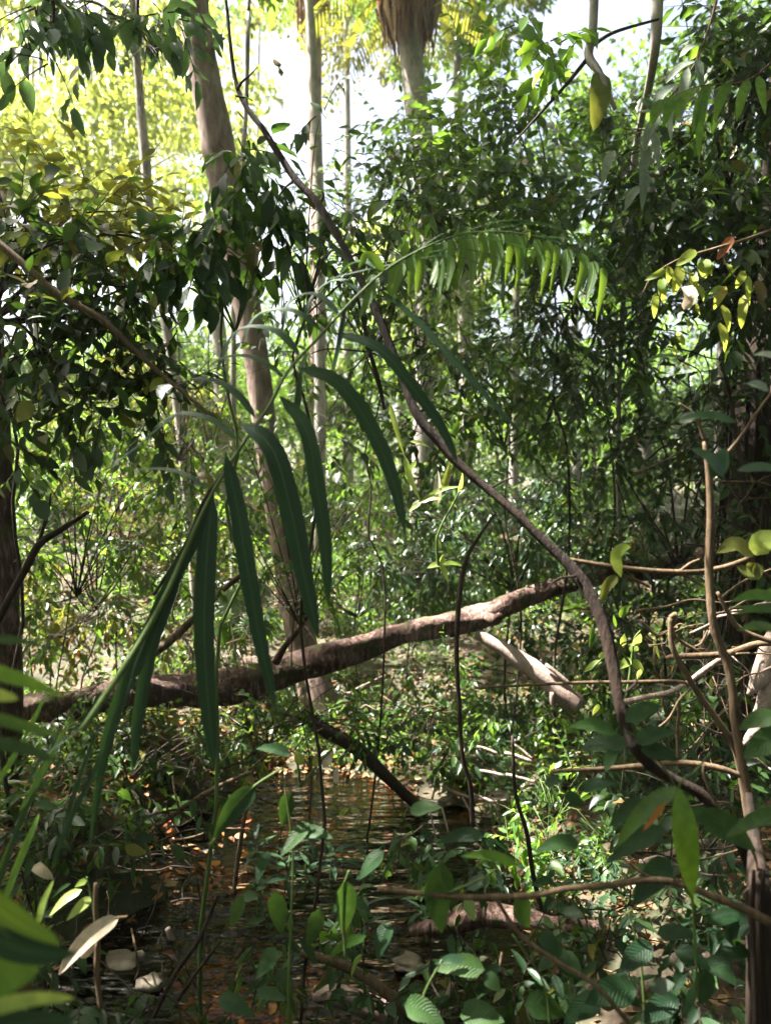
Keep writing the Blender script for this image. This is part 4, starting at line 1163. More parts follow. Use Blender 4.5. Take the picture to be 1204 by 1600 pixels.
for pts in ([(462, 280), (440, 300), (425, 340)], [(545, 402), (570, 395), (600, 400)], [(602, 520), (580, 545), (572, 580)], [(762, 765), (790, 750), (812, 745)], [(900, 900), (870, 905), (850, 925)], [(965, 1090), (990, 1070), (1000, 1050)]):
    i = min(range(len(LI)), key=lambda k: (LI[k][0] - pts[0][0]) ** 2 + (LI[k][1] - pts[0][1]) ** 2)
    MB().tube([P(a, b, LD[i]) for a, b in pts], [.006, .004, .0015], 10, 5, .2).build('side_twig', M['vinebark'], root, root.location)

# ------------------------------------------------------------------ the big drooping palm frond
root = thing('palm_frond', 'long arching palm frond whose dark strap leaflets droop across the middle of the view', 'palm frond', P(215, 1010, 2.0))
RA = [(130, 1140), (215, 1010), (262, 925), (300, 838), (335, 765), (385, 685), (420, 635), (450, 580), (500, 525), (560, 460), (620, 410), (700, 372), (760, 362), (830, 368), (900, 392), (965, 432)]
def ry(px): return 2.0 + .9 * max(0, (px - 130)) / 835
MB().tube([P(a, b, ry(a)) for a, b in RA], [wpx(w, 2.3) for w in (9, 9, 8, 7, 6, 6, 5.5, 5, 5, 4.5, 4, 3.5, 3, 2.5, 2, 1.5)], 80, 6).build('rachis', M['greenstem'], root, root.location)
def leaflet(pts, w, mat='palm', dy=-.12, face=(.15, -1, .35), taper=.4, wexp=.45):
    y0 = ry(pts[0][0])
    n_ = len(pts)
    blade_path('leaflet', [P(a, b, y0 + dy * i / (n_ - 1)) for i, (a, b) in enumerate(pts)], 1.3 * w / F * (y0 + dy * .5), M[mat], root, face, st=12, taper=(taper, 1), wexp=wexp)
for pts, w in [
    ([(333, 772), (324, 860), (319, 980), (325, 1100), (335, 1200)], 25), ([(352, 705), (372, 800), (385, 880), (406, 1000), (432, 1112)], 22),
    ([(378, 662), (425, 700), (455, 800), (475, 900), (498, 1000)], 27), ([(436, 618), (478, 670), (495, 760), (508, 850), (513, 945)], 20),
    ([(466, 575), (528, 598), (580, 670), (613, 750), (634, 838)], 21), ([(520, 520), (590, 543), (640, 600), (690, 670), (715, 725)], 16),
    ([(590, 450), (650, 500), (700, 555), (760, 620), (825, 690)], 9),
    ([(325, 785), (300, 850), (262, 925), (222, 1015), (185, 1100), (163, 1180), (148, 1270)], 19), ([(295, 840), (262, 940), (237, 1010), (217, 1120), (207, 1210)], 18),
    ([(262, 925), (215, 1010), (190, 1090), (160, 1200), (140, 1330)], 12)]:
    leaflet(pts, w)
for pts, w in [
    ([(560, 458), (540, 440), (512, 443), (485, 470), (475, 510)], 13), ([(530, 492), (505, 468), (478, 460), (450, 478), (440, 520)], 14),
    ([(505, 520), (465, 490), (426, 486), (396, 500), (376, 545)], 16), ([(468, 556), (436, 522), (393, 512), (362, 528), (336, 590)], 17),
    ([(445, 590), (402, 562), (362, 558), (330, 572), (310, 610)], 14), ([(400, 655), (375, 622), (345, 600), (310, 592), (280, 600)], 13),
    ([(372, 690), (340, 662), (300, 648), (270, 650), (240, 670)], 13), ([(325, 765), (290, 742), (250, 733), (205, 735)], 8),
    ([(290, 640), (250, 670), (215, 700), (172, 732)], 16), ([(600, 430), (570, 410), (545, 415), (525, 440)], 12), ([(480, 545), (470, 600), (462, 660)], 12), ([(540, 480), (530, 540), (515, 600)], 10)]:
    leaflet(pts, w, dy=.10, face=(.1, -.5, .9))
for pts, w in [
    *[([(a, b), (a + random.uniform(0, 8), b + 22), (a + random.uniform(-12, 2), b + random.uniform(62, 96))], random.uniform(9, 14), ) for a, b in ((640, 398), (678, 380), (690, 376), (718, 368), (752, 364), (780, 363), (790, 364), (815, 366), (850, 375), (868, 382), (885, 388), (905, 396), (925, 408), (940, 418))],
    ([(590, 432), (583, 440), (574, 470), (560, 500)], 15), ([(625, 408), (618, 430), (606, 480)], 20), ([(600, 425), (575, 400), (560, 420)], 14), ([(655, 388), (655, 420), (650, 462)], 15), ([(700, 372), (705, 410), (698, 455)], 12),
    ([(735, 366), (740, 400), (735, 460)], 15), ([(765, 362), (775, 400), (770, 445)], 15), ([(800, 364), (812, 395), (808, 435)], 14), ([(835, 372), (845, 400), (846, 430)], 12), ([(680, 378), (682, 420), (676, 450)], 12)]:
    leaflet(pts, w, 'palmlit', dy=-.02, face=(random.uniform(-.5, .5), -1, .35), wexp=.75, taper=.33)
for pts, w in [
    ([(640, 400), (700, 362), (780, 352), (860, 372), (935, 420)], 7), ([(670, 385), (740, 372), (820, 388), (905, 432)], 8), ([(645, 405), (710, 400), (770, 425), (830, 475)], 8), ([(700, 372), (790, 345), (880, 360), (965, 430)], 8),
    ([(740, 366), (830, 350), (900, 372), (968, 434)], 7), ([(660, 395), (730, 390), (800, 415), (860, 460)], 7), ([(830, 368), (890, 375), (940, 400), (968, 432)], 7), ([(620, 412), (560, 425), (500, 440)], 8)]:
    leaflet(pts, w * .9, 'palm', dy=-.05, face=(.1, -.4, 1))

# ------------------------------------------------------------------ fallen log
LG = [(-60, 1135, 5.9, 50), (0, 1118, 6.0, 46), (60, 1104, 6.1, 46), (112, 1102, 6.15, 52), (200, 1082, 6.25, 56), (330, 1075, 6.35, 60), (400, 1066, 6.4, 64), (450, 1050, 6.45, 60), (550, 1016, 6.55, 50), (602, 998, 6.6, 45), (660, 985, 6.65, 42), (702, 975, 6.7, 40), (760, 960, 6.8, 38), (802, 940, 6.85, 37), (882, 914, 7.0, 34), (960, 895, 7.1, 38), (1040, 885, 7.2, 44), (1120, 870, 7.3, 50), (1260, 850, 7.5, 56)]
root = thing('fallen_log', 'long fallen log with peeling reddish bark and sunlit patches lying across the creek', 'log', P(550, 1016, 6.55))
MB().tube([P(a, b, d) for a, b, d, w in LG], [wpx(w, d) * .82 for a, b, d, w in LG], 140, 22, .42, 2).build('trunk', M['log'], root, root.location)
for s in ([(190, 1065, 6.2, 18), (220, 1035, 6.15, 16), (262, 1005, 6.1, 14), (310, 960, 6.1, 11), (345, 925, 6.1, 9), (385, 893, 6.1, 8)], [(430, 1035, 6.3, 14), (445, 1010, 6.25, 10), (465, 985, 6.2, 9), (487, 952, 6.2, 7)],
          [(905, 905, 7.0, 16), (908, 870, 6.9, 10), (918, 845, 6.9, 6)], [(755, 962, 6.7, 16), (772, 968, 6.6, 18), (780, 962, 6.5, 12)]):
    MB().tube([P(a, b, d) for a, b, d, w in s], [wpx(w, d) for a, b, d, w in s], 14, 7, .25, 3).build('branch_stub', M['log'], root, root.location)
# broken sunlit limb under the log
root = thing('broken_limb', 'broken pale limb with split end, brightly sunlit, slanting down from the log', 'branch', P(762, 1000, 6.65))
MB().tube([P(745, 990, 6.7), P(765, 1002, 6.65), P(792, 1018, 6.6), P(822, 1040, 6.55), P(852, 1062, 6.5), P(880, 1085, 6.45), P(906, 1102, 6.4)], [wpx(w, 6.5) for w in (18, 20, 22, 27, 29, 31, 27)], 30, 12, .22, 8).build('limb', M['deadwood'], root, root.location)
MB().tube([P(852, 1038, 6.45), P(885, 1066, 6.4), P(915, 1100, 6.35)], [wpx(w, 6.4) for w in (6, 8, 6)], 10, 6, .2).build('splinter', M['deadwood'], root, root.location)
MB().tube([P(862, 1082, 6.4), P(862, 1098, 6.38), P(869, 1112, 6.38)], [wpx(w, 6.4) for w in (7, 7, 3)], 7, 6, .2).build('splinter', M['deadwood'], root, root.location)

def stick(label, pts, y, mat, name='stick', cat='branch', seg=7, n=None, rough=.15, sub=()):
    """pts: (px, py, width px[, depth offset]); sub: side twigs of the same form."""
    W = [P(p[0], p[1], y + (p[3] if len(p) > 3 else 0)) for p in pts]
    root = thing(name, label, cat, W[0])
    MB().tube(W, [wpx(p[2], y) for p in pts], n or len(pts) * 6, seg, rough, hash(label) % 50).build('stem', M[mat], root, root.location)
    for s in sub:
        Ws = [P(p[0], p[1], y + (p[3] if len(p) > 3 else 0)) for p in s]
        MB().tube(Ws, [wpx(p[2], y) for p in s], len(s) * 5, 6, rough).build('side_twig', M[mat], root, root.location)
    return root


stick('dark diagonal branch dipping from the tree base down to the water', [(470, 1115, 18), (510, 1142, 22), (560, 1172, 22), (612, 1222, 19), (668, 1275, 14)], 6.3, 'dkbark')
stick('dark curved branch left of the reddish trunk at the left edge', [(-10, 985, 11), (15, 935, 11), (42, 885, 12), (62, 850, 12), (95, 828, 10), (138, 800, 6)], 4.2, 'dkbark', sub=([(60, 852, 6), (75, 800, 5), (80, 770, 3)],))
stick('bare dark twig rising through the palm leaflets', [(240, 930, 5), (290, 850, 6), (315, 790, 6), (345, 745, 7), (362, 720, 4)], 2.9, 'vinebark')
stick('thin dark upright stem standing in the middle below the log', [(738, 1290, 8), (735, 1230, 7), (722, 1180, 7), (717, 1100, 7), (713, 1030, 8), (716, 950, 8), (726, 880, 7), (748, 838, 5), (775, 800, 3)], 3.6, 'dkbark', 'upright_stem', 'stem')
stick('second thin dark stem hanging behind the middle of the liana', [(548, 440, 4), (562, 480, 5), (575, 540, 6), (592, 600, 7), (600, 640, 5)], 3.6, 'dkbark', 'hanging_liana', 'vine')
stick('thin dark leaning stem among the lit seedlings, lower right of centre', [(800, 1150, 5), (805, 1240, 6), (822, 1300, 7), (835, 1380, 8), (860, 1460, 8), (905, 1540, 7)], 4.0, 'dkbark', 'leaning_sapling', 'sapling')
stick('yellow-brown horizontal twig carrying three yellow leaves at the right', [(885, 874, 6), (960, 886, 8), (1040, 893, 8), (1110, 890, 8), (1160, 876, 8), (1190, 858, 7), (1240, 830, 6)], 2.7, 'twig', 'leafy_twig', 'twig', sub=([(968, 898, 6), (990, 905, 5), (1014, 917, 4)], [(1062, 892, 5), (1078, 880, 4), (1092, 874, 3)], [(1066, 898, 5), (1085, 908, 5), (1098, 916, 4)], [(1172, 872, 5), (1190, 893, 4), (1215, 908, 3)]))
tw = bpy.data.objects['leafy_twig']
for pts, w, mt in [([(970, 902), (960, 872), (972, 856), (985, 855)], 16, 'lime'), ([(964, 900), (948, 915), (937, 942)], 14, 'olive'), ([(1175, 870), (1148, 850), (1118, 864)], 22, 'olive'), ([(1180, 868), (1190, 845), (1225, 838)], 30, 'lime'), ([(1182, 880), (1170, 895), (1150, 885)], 24, 'olive'), ([(1182, 880), (1182, 895), (1183, 906)], 16, 'olive')]:
    blade_path('leaf', [P(a, b, 2.68) for a, b in pts], w / F * 2.68 * 1.2, M[mt], tw, face=(.1, -.9, .4), st=8)
stick('greenish-brown upright woody stem at the right, crossing the horizontal twig', [(1100, 690, 8), (1106, 740, 10), (1109, 800, 12), (1107, 888, 13), (1112, 965, 13), (1123, 1006, 13), (1135, 1035, 13), (1144, 1080, 13), (1147, 1124, 13), (1160, 1200, 14), (1178, 1290, 15), (1185, 1360, 20)], 2.6, 'twig', 'upright_stem', 'stem',
      sub=([(1100, 690, 6), (1085, 650, 5), (1060, 630, 3)], [(1106, 740, 6), (1150, 690, 5), (1185, 640, 5), (1215, 600, 4)]))
stick('bright bare stick lying almost level below the yellow twig', [(960, 1100, 7), (975, 1097, 9), (1015, 1088, 9), (1044, 1082, 9), (1068, 1070, 8), (1106, 1042, 9), (1140, 1020, 7)], 3.3, 'deadwood')
stick('thin brown level twig reaching left of the upright stem', [(740, 1075, 3), (894, 1067, 5), (967, 1066, 6), (1056, 1065, 6), (1080, 1072, 5)], 3.2, 'twig')
stick('knotty brown twig running level to the right edge behind the upright stem', [(1040, 1028, 7), (1056, 1026, 9), (1130, 1022, 10), (1182, 1006, 10), (1240, 1005, 9)], 3.1, 'twig')
stick('arched twig dropping from under the yellow leaves to the right edge', [(1120, 925, 5), (1138, 959, 7), (1159, 985, 8), (1204, 1002, 8), (1250, 1010, 8)], 2.9, 'twig')
stick('brown twig slanting down from the knot towards the bottom right trunk', [(1046, 965, 8), (1050, 1010, 9), (1068, 1047, 9), (1091, 1085, 9), (1120, 1126, 10), (1144, 1162, 10), (1156, 1200, 12), (1170, 1290, 12)], 2.9, 'twig', sub=([(1046, 965, 8), (1055, 960, 7), (1052, 975, 5)],))
stick('curling tangle twig hanging beside the knot', [(1047, 968, 5), (1055, 995, 5), (1080, 1012, 6), (1100, 1020, 5), (1112, 1000, 4), (1108, 980, 3)], 3.2, 'twig', sub=([(1000, 970, 5), (1025, 992, 5), (1040, 988, 3)], [(1105, 985, 4), (1095, 1005, 4), (1085, 1010, 3)]))
stick('thin pale dead twig standing upright under the bright stick', [(1059, 1075, 4), (1060, 1110, 5), (1057, 1150, 5), (1060, 1200, 6)], 3.3, 'twig')
stick('grey twig looping down behind the big hanging leaf', [(1098, 1195, 4), (1100, 1215, 4), (1115, 1250, 4), (1140, 1290, 5), (1175, 1330, 5), (1180, 1370, 4), (1158, 1400, 4)], 2.3, 'twig')
stick('long level mossy branch low in the foreground', [(590, 1388, 7), (669, 1397, 8), (725, 1401, 9), (775, 1401, 10), (840, 1398, 10), (881, 1389, 10), (950, 1383, 11), (1010, 1375, 11), (1060, 1380, 11), (1100, 1395, 12), (1165, 1422, 14), (1200, 1440, 16)], 2.15, 'twig', 'low_branch', sub=([(775, 1405, 6), (812, 1460, 7), (865, 1500, 8), (930, 1540, 8), (1000, 1620, 8)], [(970, 1340, 3), (1000, 1362, 3), (1030, 1378, 3)]))
stick('brown twig slanting behind the lower right leaves', [(860, 1205, 6), (960, 1200, 8), (1060, 1192, 9), (1120, 1200, 10), (1165, 1215, 9)], 2.8, 'twig')
stick('thick dead brown stick behind the low branch, sunlit at its middle', [(1000, 1350, 14), (1040, 1340, 15), (1090, 1320, 14), (1120, 1305, 8)], 3.5, 'deadwood')
stick('brown dead twig standing at the lower left beside the bleached leaf', [(150, 1380, 6), (150, 1420, 8), (153, 1480, 9), (152, 1520, 9), (158, 1575, 8)], 2.4, 'twig', 'dead_twig', 'twig')
stick('long brown twig slanting over the rusty leaves', [(170, 1370, 7), (215, 1320, 8), (260, 1280, 9), (330, 1235, 8), (395, 1205, 6)], 5.2, 'twig')
stick('thin twig standing out of the shallow water', [(365, 1400, 6), (372, 1340, 7), (380, 1290, 7), (388, 1240, 5)], 4.8, 'twig')
stick('dark twig pair leaning over the pale stone', [(240, 1590, 6), (275, 1520, 7), (310, 1470, 7), (340, 1400, 5)], 3.2, 'dkbark', sub=([(262, 1590, 5), (300, 1530, 6), (345, 1470, 4)],))
stick('rough brown stick in the bottom middle', [(470, 1488, 12), (520, 1502, 14), (560, 1520, 15), (600, 1548, 16), (640, 1590, 15), (660, 1620, 15)], 3.2, 'twig', sub=([(515, 1512, 6), (505, 1530, 6), (490, 1550, 5)],))
stick('thick pinkish rotten log end at the bottom edge', [(490, 1552, 24), (530, 1556, 34), (570, 1570, 34), (620, 1590, 32), (680, 1620, 30)], 3.5, 'bark', 'rotten_log', 'log', seg=12, rough=.4)
stick('short brown log half hidden behind the low branch', [(640, 1455, 12), (690, 1446, 26), (740, 1430, 42), (790, 1432, 36), (860, 1445, 26), (940, 1450, 18)], 3.8, 'log', 'short_log', 'log', seg=12, rough=.4)
stick('small broken stick standing at the bottom right of centre', [(686, 1590, 9), (695, 1565, 10), (706, 1538, 9)], 3.0, 'deadwood')
stick('reddish dead stub leaning in the shallow water', [(262, 1450, 9), (272, 1475, 11), (282, 1500, 9)], 4.4, 'bark')
def tangle(label, boxes, y, cnt, mats, L=(60, 170)):
    root = thing('twig_tangle', label, 'twigs', P((boxes[0][0] + boxes[0][1]) / 2, boxes[0][3], y))
    for k in range(cnt):
        x0, x1, y0, y1 = boxes[k % len(boxes)]
        px, py = random.uniform(x0, x1), random.uniform(y0, y1)
        a = random.choice([random.uniform(-.5, .5), random.uniform(.7, 2.4)])
        ln = random.uniform(*L)
        yy = y + random.uniform(-.5, .5)
        pts = [P(px + math.cos(a) * ln * t + random.uniform(-7, 7), py + math.sin(a) * ln * t + random.uniform(-7, 7), yy + random.uniform(-.1, .1)) for t in (0, .25, .5, .75, 1)]
        w = random.uniform(1.6, 4.2)
        MB().tube(pts, [wpx(w, y), wpx(w * .95, y), wpx(w * .8, y), wpx(w * .65, y), wpx(w * .3, y)], 16, 5, .15).build('twig', M[random.choice(mats)], root, root.location)


tangle('tangle of bare brown and grey twigs around the upright stem at the right', [(960, 1180, 930, 1180), (1000, 1190, 980, 1100)], 3.6, 44, ['twig', 'dkbark', 'twig', 'deadwood'])
tangle('loose dead twigs crossing behind the leaves at the bottom right', [(880, 1180, 1230, 1580), (640, 1000, 1380, 1600)], 3.0, 34, ['twig', 'dkbark', 'vinebark'])
tangle('dead twigs leaning over the rusty leaves on the left bank', [(180, 420, 1180, 1400), (60, 300, 1250, 1500)], 4.2, 30, ['twig', 'dkbark', 'vinebark'], (50, 140))
tangle('fine dark twigs hanging in the shade under the yellow-green spray', [(940, 1190, 520, 800), (1040, 1200, 600, 900)], 5.4, 34, ['dkbark', 'vinebark', 'twig'], (60, 160))
tangle('thin broken sticks on the far bank by the pinkish tree base', [(400, 700, 1040, 1180), (130, 400, 900, 1040)], 7.2, 26, ['twig', 'dkbark', 'deadwood'], (30, 90))

# pale driftwood at the right edge
root = thing('driftwood', 'pale weathered driftwood root poking in at the right edge', 'wood', P(1230, 1000, 3.6))
MB().tube([P(1235, 990, 3.6), P(1205, 1030, 3.6), P(1185, 1060, 3.55), P(1168, 1085, 3.5)], [wpx(w, 3.6) for w in (60, 44, 26, 6)], 16, 12, .4, 5).build('root', M['deadwood'], root, root.location)
MB().tube([P(1215, 1040, 3.6), P(1195, 1095, 3.55), P(1175, 1120, 3.5)], [wpx(w, 3.6) for w in (40, 26, 6)], 12, 10, .4, 7).build('root', M['deadwood'], root, root.location)
MB().tube([P(1225, 1120, 3.6), P(1180, 1145, 3.55), P(1158, 1165, 3.5)], [wpx(w, 3.6) for w in (30, 22, 5)], 10, 10, .4, 9).build('root', M['deadwood'], root, root.location)
# trunk bottom right
root = thing('brown_trunk', 'vertical brown fibrous trunk at the bottom right corner', 'tree', P(1190, 1640, 2.3))
MB().tube([P(1168, 1240, 2.5), P(1178, 1320, 2.4), P(1184, 1380, 2.3), P(1186, 1450, 2.3), P(1190, 1640, 2.3)], [wpx(w, 2.3) for w in (12, 22, 32, 40, 46)], 22, 14, .25, 2).build('trunk', M['dkbark'], root, root.location)
for dx_ in (-9, 6):
    MB().tube([P(1186 + dx_, 1360, 2.22), P(1184 + dx_, 1450, 2.22), P(1190 + dx_, 1640, 2.2)], [.006, .008, .01], 14, 6, .2).build('clinging_root', M['vinebark'], root, root.location)
# dark rooty mass upper right
root = thing('rooted_trunk', 'dark old trunk wrapped in hanging roots in the shade on the right', 'tree', gpx(1170, 6.6))
trunk(root, [gpx(1170, 6.6, -.1), P(1172, 900, 6.6), P(1175, 700, 6.6), P(1185, 520, 6.6), P(1205, 300, 6.6), P(1230, -150, 6.8)], [wpx(w, 6.6) for w in (110, 84, 70, 50, 36, 26)], M['dkbark'], n=36, seg=16, rough=.35)
for k in range(16):
    x0 = 1120 + k * 8 + random.uniform(-4, 4)
    top = random.uniform(480, 620); bot = random.uniform(900, 1150)
    MB().tube([P(x0 + 15, top, 6.2), P(x0 + random.uniform(-8, 8), (top + bot) / 2, 6.1), P(x0 - 25 + random.uniform(-20, 20), bot, 6.0)], [.012, .01, .006], 9, 5).build('hanging_root', M['vinebark'], root, root.location)

# ------------------------------------------------------------------ sunlit sprigs
def leafset(name, label, cat, y, mat, stems, leaves, stemmat='greenstem', face=(.1, -.8, .6), sw=5, st=8):
    root = thing(name, label, cat, P(*stems[0][0], y))
    for s in stems:
        MB().tube([P(a, b, y) for a, b in s], [wpx(sw * (1 - .6 * i / len(s)), y) for i in range(len(s))], len(s) * 5, 5).build('stem', M[stemmat], root, root.location)
    for l in leaves:
        a, b, c, e, w = l[:5]
        m_ = M[l[5]] if len(l) > 5 else mat
        dz = random.uniform(-.06, .06)
        mx_, my_ = (a + c) / 2 + (e - b) * random.uniform(-.07, .07), (b + e) / 2 - abs(c - a) * .10
        blade_path('leaf', [P(a, b, y), P(mx_, my_, y + dz * .5), P(c, e, y + dz)], w / F * y, m_, root, face=(face[0] + random.uniform(-.25, .25), face[1], face[2] + random.uniform(-.2, .2)), st=st, wexp=.8)
    return root


leafset('strap_seedling', 'glowing pale green seedling with long strap leaves in the centre beside the liana', 'seedling', 4.2, M['lime'],
        [[(686, 900), (682, 850), (690, 820), (716, 770), (722, 735)]],
        [(608, 628, 632, 715, 8), (632, 712, 657, 785, 10), (657, 785, 690, 780, 9), (657, 785, 638, 800, 10), (657, 783, 720, 760, 8), (682, 790, 684, 735, 13, 'pale'), (690, 770, 704, 718, 10, 'yellow'), (650, 720, 632, 745, 9), (700, 785, 715, 795, 8), (688, 860, 680, 835, 9), (690, 882, 666, 888, 10), (690, 882, 722, 884, 9), (690, 882, 700, 912, 9), (690, 882, 692, 866, 9), (640, 690, 672, 700, 7), (716, 772, 722, 738, 7), (708, 680, 716, 655, 10, 'bright'), (700, 720, 720, 705, 9)])
leafset('lit_sapling', 'small bright sapling with rounded leaves lit behind the lower bend of the liana', 'sapling', 4.2, M['lime'],
        [[(978, 1090), (985, 1040), (990, 1000), (1000, 985)], [(985, 1040), (960, 1000)], [(940, 1040), (925, 1045), (945, 1025)]],
        [(985, 1030, 968, 1045, 15), (985, 1035, 1005, 1048, 16), (990, 1020, 985, 1005, 16), (990, 1010, 1000, 990, 16), (972, 1010, 975, 990, 12), (968, 965, 984, 945, 12, 'bright'), (962, 980, 958, 960, 7, 'bright'), (940, 1035, 912, 1050, 13), (935, 1028, 948, 1020, 10), (925, 980, 922, 1000, 10, 'bright'), (1000, 1045, 995, 1062, 9), (985, 1055, 992, 1062, 9, 'bright'), (905, 1012, 890, 1010, 10, 'bush'), (930, 990, 920, 1012, 12, 'bush'), (935, 1100, 925, 1118, 9), (952, 1070, 948, 1080, 9), (1020, 1000, 1030, 1030, 6), (1110, 1060, 1108, 1088, 7), (1076, 1075, 1072, 1100, 6)])
grow(bpy.data.objects['lit_sapling'], [(920, 1080, 4.6, .12), (860, 1120, 4.8, .12), (1080, 1120, 4.4, .12), (760, 1120, 5, .15), (700, 1040, 5.2, .15, .6)], M['bright'], (.04, .08), sprigs=7, leaves=6, slen=(.1, .2), cap=150, minpx=9)
# bush of lit seedlings, lower right of centre
plant('lit_shrub', 'patch-lit shrub with many small bright leaves at the lower right of centre', 'shrub', 860, 4.7,
      [(850, 1210, 4.7, .16), (890, 1260, 4.6, .16), (815, 1270, 4.6, .15), (860, 1320, 4.6, .18), (910, 1200, 4.7, .14), (930, 1330, 4.6, .14), (880, 1390, 4.5, .14, .7), (800, 1330, 4.6, .12), (920, 1430, 4.4, .14, .7), (1000, 1440, 4.2, .12, .6)],
      M['bright'], (.05, .09), [(850, 1330)], 5, 'greenstem', sprigs=10, leaves=7, slen=(.12, .25), cap=290, minpx=9, hang=.4)
# far bank seedlings and ferny plants
SEED = []
zones = [((470, 760), (1060, 1180), 14, 'bush', 'on the far bank right of the tree base'), ((120, 440), (1120, 1230), 16, 'olive', 'among the litter on the bank below the log'), ((30, 300), (1230, 1330), 10, 'bush', 'on the shaded left bank of the creek'),
         ((650, 900), (1130, 1260), 12, 'bush', 'on the right bank near the dead palm leaf'), ((380, 560), (1400, 1590), 9, 'blue', 'in the shade at the water edge'), ((560, 1180), (1440, 1590), 16, 'blue', 'in the dark undergrowth at the bottom right'), ((0, 420), (850, 1030), 22, 'bright', 'on the sunny slope above the log')]
PROTO = {}
def seedling_proto(mt, k):
    key = (mt, k)
    if key in PROTO: return PROTO[key]
    return None
for (x0, x1), (y0, y1), cnt, mt, where in zones:
    first = None
    for i in range(cnt):
        g = on_ground(random.uniform(x0, x1), random.uniform(y0, y1))
        if g is None: continue
        g.z = max(g.z, WATER_Z - .02)
        sc_ = random.uniform(.8, 1.4)
        if first is None:
            root = thing('seedling', f'small seedling with a whorl of leaves {where}', 'seedling', g, f'seedlings {where}')
            first = root
            MB().tube([(0, 0, 0), (.01, .01, .10), (0, .02, .20)], [.004, .003, .002], 6, 4).build('stem', M['greenstem'], root)
            for q in range(9):
                a = q * 2.4
                zz = .08 + .014 * q
                leaf_obj('leaf', 'lance' if mt == 'blue' else 'ovate', M[mt], root, np.array(g) + np.array([0, 0, zz]), (math.cos(a), math.sin(a), .25 + .05 * q - .2), (0, 0, 1), random.uniform(.10, .16))
        else:
            root = first.copy(); col.objects.link(root); root.location = g
            for ch in first.children:
                c2 = ch.copy(); col.objects.link(c2); c2.parent = root
        root.scale = (sc_, sc_, sc_ * random.uniform(.8, 1.3)); root.rotation_euler = (random.uniform(-.2, .2), random.uniform(-.2, .2), random.uniform(0, 6.28))

# ground cover: small plants too many to count
def cover(name, n, region, mat, Lr, hgt, keep):
    x0, x1, y0, y1 = region
    m = n // 14
    cx = RNG.uniform(x0, x1, m); cy = RNG.uniform(y0, y1, m)
    ok = np.array([keep(a, b) for a, b in zip(cx, cy)])
    cx, cy = cx[ok], cy[ok]
    cz_ = np.array([H(a, b) for a, b in zip(cx, cy)])
    hh = RNG.uniform(.3, 1, len(cx)) * hgt
    idx = np.repeat(np.arange(len(cx)), 14)
    n = len(idx)
    t = RNG.uniform(.25, 1, n)
    pos = np.stack([cx[idx] + RNG.normal(0, .05, n), cy[idx] + RNG.normal(0, .05, n), cz_[idx] + hh[idx] * t], 1)
    k = lit_ok(pos); pos = pos[k]; n = len(pos)
    ax = rand_unit(n, (0, 0, .1), 1); up = rand_unit(n, (0, 0, 1.6), .5)
    tag(link_mesh(name, mass_mesh(name, pos, ax, up, RNG.uniform(*Lr, n), 's8', RNG.uniform(.5, 1.1, n)), mat), kind='stuff')


cover('bank_ground_cover', 26000, (-6.5, 6.5, 7.3, 13), M['bush'], (.05, .11), .45, lambda a, b: noise.noise(Vector((a * .9, b * .9, 5))) > -.28)
cover('bank_bright_ground_cover', 9000, (-6.5, 6.5, 7.6, 13), M['bright'], (.05, .10), .4, lambda a, b: noise.noise(Vector((a * .8, b * .8, 9))) > 0)
cover('right_bank_ground_cover', 12000, (.7, 5, 2.2, 7.5), M['blue'], (.05, .11), .4, lambda a, b: H(a, b) > WATER_Z + .03 and noise.noise(Vector((a, b, 2))) > -.2)
cover('creek_edge_ground_cover', 9000, (-1.6, 2.6, 5.6, 8.4), M['bush'], (.05, .10), .28, lambda a, b: H(a, b) > WATER_Z - .02)
litter('creek_edge_litter', (-1.6, 2.8, 4, 8.4), 3000, M['dry'], (.04, .09))
cover('left_bank_ground_cover', 15000, (-5, -.7, 2.4, 7.6), M['bush'], (.05, .11), .4, lambda a, b: H(a, b) > WATER_Z + .03)

# dead pale palm leaf on the right bank
root = thing('dead_palm_leaf', 'bleached dead palm leaf broken into strips on the right bank', 'dead leaf', P(740, 1225, 5.6))
MB().tube([P(690, 1228, 5.6), P(715, 1240, 5.6), P(760, 1252, 5.6), P(790, 1250, 5.6)], [.010, .012, .010, .006], 10, 6).build('midrib', M['bark'], root, root.location)
for a, b, c, e, w in [(745, 1166, 776, 1177, 7), (788, 1176, 830, 1190, 9), (803, 1163, 831, 1186, 6), (748, 1204, 788, 1212, 8), (790, 1210, 834, 1222, 8), (736, 1240, 772, 1254, 8), (722, 1245, 748, 1296, 6), (672, 1270, 682, 1318, 5), (690, 1262, 700, 1300, 6), (820, 1152, 842, 1142, 6), (680, 1230, 675, 1248, 6), (725, 1170, 722, 1200, 3)]:
    MB().tube([P(a, b, 5.6), P((a + c) / 2, (b + e) / 2 - 1, 5.57), P(c, e, 5.52)], [wpx(w * .62, 5.6)] * 3, 6, 5, .3).build('strip', M['deadwood'], root, root.location)

